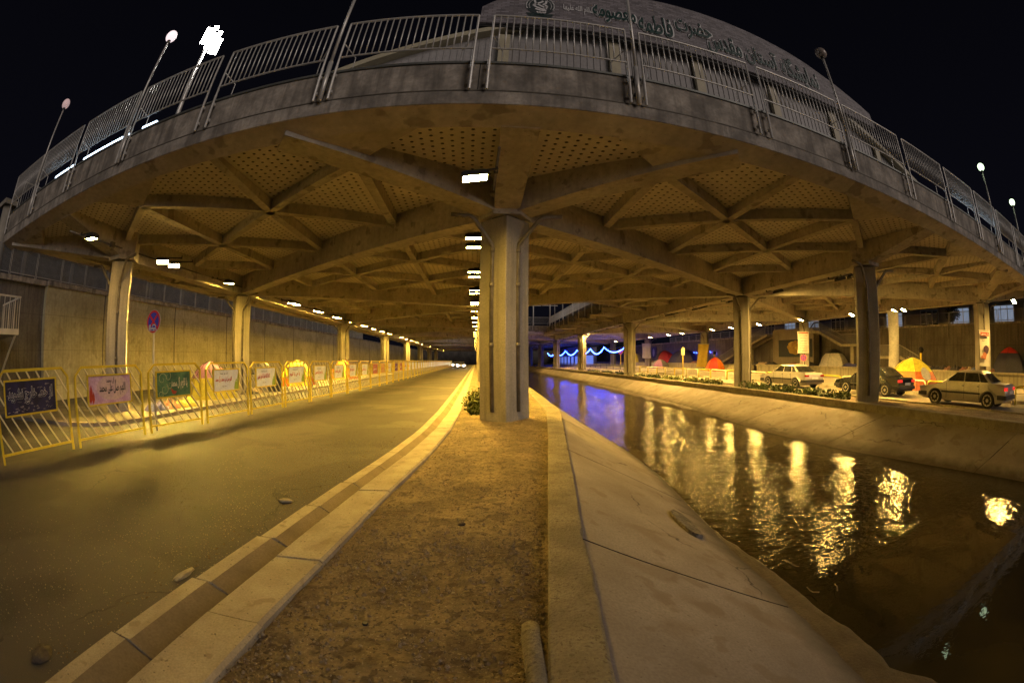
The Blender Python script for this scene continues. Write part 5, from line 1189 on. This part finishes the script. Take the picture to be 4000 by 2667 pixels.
# ------------------------------------------------------------------ cars
def make_car(label, paint, plate_lit=False, tail=None, head=None):
    """saloon car, local: length along y (front +y), centred, wheels on z=0"""
    t = thing('saloon_car', label, 'car')
    L, Wd = 4.42, 1.70; hy = L / 2; wb_f, wb_r = 1.35, -1.32; wr = .31
    # lower body: stations across the width carry the side profile with wheel arches
    def arch(cy):
        return [(cy + (wr + .07) * math.cos(a), .27 + (wr + .07) * math.sin(a)) for a in [math.pi - math.pi * k / 8 for k in range(9)]]
    prof = [(-hy + .04, .42), (-hy + .1, .27)] + [(wb_r - wr - .09, .2)] + arch(wb_r) + [(wb_r + wr + .09, .2), (wb_f - wr - .09, .2)] + arch(wb_f) + [(wb_f + wr + .09, .22), (hy - .1, .27), (hy - .02, .42), (hy - .03, .56), (hy - .10, .655), (hy - .5, .745), (.95, .855), (.55, .875), (-1.25, .90), (-1.45, .925), (-hy + .12, .91), (-hy + .03, .83), (-hy + .0, .62)]
    rings = []
    for sx, k, ins in ((-1, 0, .06), (-.985, 1, .02), (-.9, 1, 0), (.9, 1, 0), (.985, 1, .02), (1, 0, .06)):
        rg = []
        for (y, z) in prof:
            tum = .05 * max(0, (z - .6) / .35); lowt = .035 * max(0, (.45 - z) / .25); x = sx * (Wd / 2 - (tum + lowt if abs(sx) > .95 else 0))
            end = max(0, (abs(y) - 1.75) / .45); x *= 1 - .06 * end ** 2
            rg.append((x, y * (1 - (.012 if abs(sx) > .95 else 0)), z if abs(sx) > .95 or z < .5 else z + .02 * (1 - abs(sx))))
        rings.append(rg)
    m = MB(); m.loft(rings); body = m.build('body', paint, t, bevel=.02)
    # cabin
    def cab(z, x, yf, yr): return [(-x, yr, z), (x, yr, z), (x, yf, z), (-x, yf, z)]
    m = MB(); m.loft([cab(.85, .775, 1.08, -1.62), cab(.98, .755, .86, -1.44), cab(1.28, .64, .27, -1.0), cab(1.355, .575, .08, -.84), cab(1.38, .45, -.02, -.72)]); m.build('roof', paint, t, bevel=.03)
    G = MB()
    for sg in (-1, 1):
        for y0, y1, y2, y3 in ((.76, -.10, -.10, .27), (-.16, -.90, -.76, -.16)):
            pts = [(sg * .77, y0, .955), (sg * .77, y1, .955), (sg * .655, y2, 1.28), (sg * .655, y3, 1.28)]; G.face(pts if sg > 0 else pts[::-1])
        pts = [(sg * .77, -.95, .955), (sg * .77, -1.32, .955), (sg * .67, -1.02, 1.24), (sg * .655, -.82, 1.28)]; G.face(pts if sg > 0 else pts[::-1])
    for q in range(len(G.f)): MB().face([G.v[v_] for v_ in G.f[q]]).build('side_window', GLASS, t)
    MB().face([(-.70, .93, .955), (.70, .93, .955), (.60, .31, 1.275), (-.60, .31, 1.275)]).build('windscreen', GLASS, t)
    MB().face([(.70, -1.515, .965), (-.70, -1.515, .965), (-.59, -1.04, 1.275), (.59, -1.04, 1.275)]).build('rear_glass', GLASS, t)
    m = MB()
    for sg in (-1, 1):
        m.b2(*sorted((sg * .852, sg * .868)), -.95, 1.0, .50, .56)
    m.build('rub_strip', BLK, t)
    m = MB(); m.b2(-.80, .80, hy - .12, hy + .04, .34, .5).b2(-.80, .80, -hy - .04, -hy + .12, .36, .52).b2(-.855, -.76, -hy + .1, -hy + .42, .36, .52).b2(.76, .855, -hy + .1, -hy + .42, .36, .52).b2(-.85, -.76, hy - .42, hy - .1, .34, .5).b2(.76, .85, hy - .42, hy - .1, .34, .5); m.build('bumper', BLK, t, bevel=.02)
    for sg in (-1, 1):
        x0, x1 = sorted((sg * .50, sg * .80)); MB().b2(x0, x1, -hy - .012, -hy + .1, .69, .80).build('tail_light', tail or plain('tail_red', (.3, .01, .01), .2), t)
        x0, x1 = sorted((sg * .45, sg * .78)); MB().b2(x0, x1, hy - .12, hy - .015, .58, .70).build('headlight', head or plain('headlight_glass', (.5, .5, .45), .1), t)
        m = MB(); m.loft([[(sg * .80, .62, .93), (sg * .80, .70, .93), (sg * .80, .70, 1.0), (sg * .80, .62, 1.0)], [(sg * .93, .60, .93), (sg * .93, .68, .93), (sg * .93, .66, 1.04), (sg * .93, .60, 1.04)]]); m.build('mirror', paint, t)
    MB().b2(-.26, .26, -hy - .05, -hy - .03, .56, .67).build('number_plate', SWHT, t); 
    m = MB()
    for sg in (-1, 1):
        for y in (-.15, .75, -.9): m.b2(*sorted((sg * .8465, sg * .853)), y - .006, y + .006, .3, .88)
        for y in (-.05, -.80): m.b2(*sorted((sg * .845, sg * .865)), y - .1, y - .0, .78, .81)
    m.build('door_line', BLK, t)
    AL = plain('wheel_silver', (.5, .48, .42), .35, .5)
    for sg in (-1, 1):
        for cy in (wb_f, wb_r):
            rings = []
            for dx, r_ in ((-.09, .2), (-.09, .29), (-.06, .31), (.06, .31), (.09, .29), (.09, .2)):
                rings.append([(sg * .75 + dx, cy + r_ * math.cos(a), .31 + r_ * math.sin(a)) for a in [2 * math.pi * k / 28 for k in range(28)]])
            w_ = MB().loft(rings).build('wheel', RUB, t, smooth=False)
            m = MB(); xo = sg * .845
            for k in range(8):
                a0, a1 = 2 * math.pi * (k + .16) / 8, 2 * math.pi * (k + .84) / 8
                m.face([(xo - sg * .02, cy + .06 * math.cos(a0), .31 + .06 * math.sin(a0)), (xo, cy + .2 * math.cos(a0), .31 + .2 * math.sin(a0)), (xo, cy + .2 * math.cos(a1), .31 + .2 * math.sin(a1)), (xo - sg * .02, cy + .06 * math.cos(a1), .31 + .06 * math.sin(a1))])
            m.tube([(xo - sg * .03, cy, .31), (xo, cy, .31)], .07, 14)
            for k in range(28):
                a0, a1 = 2 * math.pi * k / 28, 2 * math.pi * (k + 1) / 28
                m.face([(xo, cy + .19 * math.cos(a0), .31 + .19 * math.sin(a0)), (xo, cy + .215 * math.cos(a0), .31 + .215 * math.sin(a0)), (xo, cy + .215 * math.cos(a1), .31 + .215 * math.sin(a1)), (xo, cy + .19 * math.cos(a1), .31 + .19 * math.sin(a1))])
            m.build('rim', AL, w_)
    # dark arch linings
    return t
SIL = plain('silver_paint', (.55, .52, .47), .28, .35, .6); BLKP = plain('black_paint', (.025, .027, .03), .15, .2, .8); BEI = plain('beige_paint', (.52, .49, .45), .3, .3, .5)
TLIT = emi('tail_lit', (1, .03, .02), .9, True)
c = make_car('parked silver saloon car between the two canal side columns', SIL); c.location = (18.42, 21.1, .002); c.rotation_euler = (0, 0, R(1))
c = make_car('black saloon car with lit tail lights half hidden by the dark column', BLKP, tail=TLIT); c.location = (18.5, 14.25, .002); c.rotation_euler = (0, 0, R(2))
c = make_car('pale beige saloon car with lit tail lights in front of the picture banner', BEI, tail=TLIT); c.location = (17.6, 7.95, .002); c.rotation_euler = (0, 0, R(3))
HL = emi('headlight_lit', (1, .95, .85), 260, True)
c = make_car('distant oncoming car with glaring headlights on the near road', SIL, head=HL); c.location = (-3.1, 92, 0); c.rotation_euler = (0, 0, R(180))
c2 = dup(c, (-5.2, 112, 0), R(180), 'second oncoming car with headlights further back on the near road')

# ------------------------------------------------------------------ blue lights in the distance
BL = emi('blue_bulb', (.02, .06, 1), 95, True)
for n, (ya, yb, z, x) in enumerate([(62.5, 75, 3.9, 22.3), (75.2, 84, 3.75, 22.3), (84.4, 96, 3.8, 22.3), (97, 109, 3.8, 22.5), (110, 123, 3.9, 22.5), (124, 138, 3.9, 22.5)]):
    t = thing('light_string', 'sagging string of glowing blue bulbs in the distance', 'string lights', (x, ya, 0), group='strings of blue bulbs across the far part of the underpass'); m = MB(); L = yb - ya; pts = []
    for i in range(23):
        u = i / 22; zz = z - 1.0 * (1 - (2 * u - 1) ** 2); pts.append((0, L * u, zz)); m.sphere((0, L * u, zz - .06), .075, 8, 5)
    m.build('bulbs', BL, t); MB().tube(pts, .012, 4).build('cable', DARK, t)
t = thing('light_string', 'small string of blue lights on the far right wall behind the tents', 'string lights', (36.2, 60, 0)); m = MB()
for i in range(26): m.sphere((0, i * .8, 2.6 + .25 * math.sin(i * .9)), .05, 6, 4)
m.build('bulbs', BL, t)
bd = thing('lit_building', 'low building front with a blue light wash put into its colour at the far end of the right side', 'building', (24, 0, 0))
MB().b2(4, 9, 118, 150, 0, 5.2).build('wall', mat('blue_wash_wall', (.4, .42, .5)), bd); MB().b2(3.5, 9.5, 117.5, 150.5, 5.2, 5.5).build('roof', DARK, bd)  # blue wash of light is put into the wall colour
for i in range(6): MB().b2(3.97, 3.995, 120 + 5 * i, 123 + 5 * i, .3, 2.6).build('glow_window', emi('blue_glow_window', (.2, .3, 1), .7, True), bd)  # panes given an added blue glow to strengthen the wash
MB().b2(5, 8, 117.9, 117.98, .3, 2.8).build('glow_window', MATS['blue_glow_window'], bd)
for x, yy in ((10.5, 150), (18, 150)):
    pass
t = thing('back_wall', 'dark concrete wall closing the far end of the underpass', 'wall', (0, 0, 0)); MB().b2(-25, 2.2, 200, 200.5, 0, 6.6).b2(14.8, 36.4, 200, 200.5, 0, 6.6).build('wall', WALLG, t)
# murals on the far right wall
t = thing('mural', 'dark blue mural with three pale figures of flowers on the far right wall', 'mural', (36.36, 84, 1.1)); MB().b2(-.03, 0, 0, 8, .9, 3.2).build('ground', NAVY, t)
m = MB()
for q in (1.5, 4, 6.3): m.face([(-.04, q + .55 * math.cos(a), 2 + .8 * math.sin(a)) for a in [2 * math.pi * k / 14 for k in range(14)]])
m.build('shape', POST('pale_lilac', (.35, .38, .5)), t)
# beyond the light well: pale building and thin masts on the deck
t = thing('deck_building', 'pale building with an outside stair seen through the light well', 'building', (20.5, 60, 7.7)); MB().b2(0, 10, 0, 40, 0, 5).build('wall', CLAD, t); MB().b2(-.3, 10.3, -.3, 40.3, 5, 5.3).build('roof', CRST, t)
for k in range(5): MB().b2(-.03, -.005, 3 + 7 * k, 5 + 7 * k, 1, 2.6).build('window', GLASS, t)
for az, d_, lab in ((7.42, 84, 'thin lattice mast on the far side of the light well'), (9.59, 84, 'second thin mast on the far side of the light well'), (11.25, 70, 'plain thin pole beside the far deck building'), (12.52, 62, 'nearest thin pole along the light well railing')):
    t = thing('mast', lab, 'mast', (d_ * math.sin(R(az)), d_ * math.cos(R(az)), 7.0)); MB().tube([(0, 0, 0), (0, 0, 12)], .12 if az < 10 else .08, 8).build('pole', STEEL, t)
    if az < 10: MB().box((0, 0, 5), (3, .1, .1)).box((0, 0, 7), (3, .1, .1)).build('crossarm', STEEL, t)
globe('small globe lamp seen through the light well', 70 * math.sin(R(10.22)), 70 * math.cos(R(10.22)), GOFF, ztop=11)
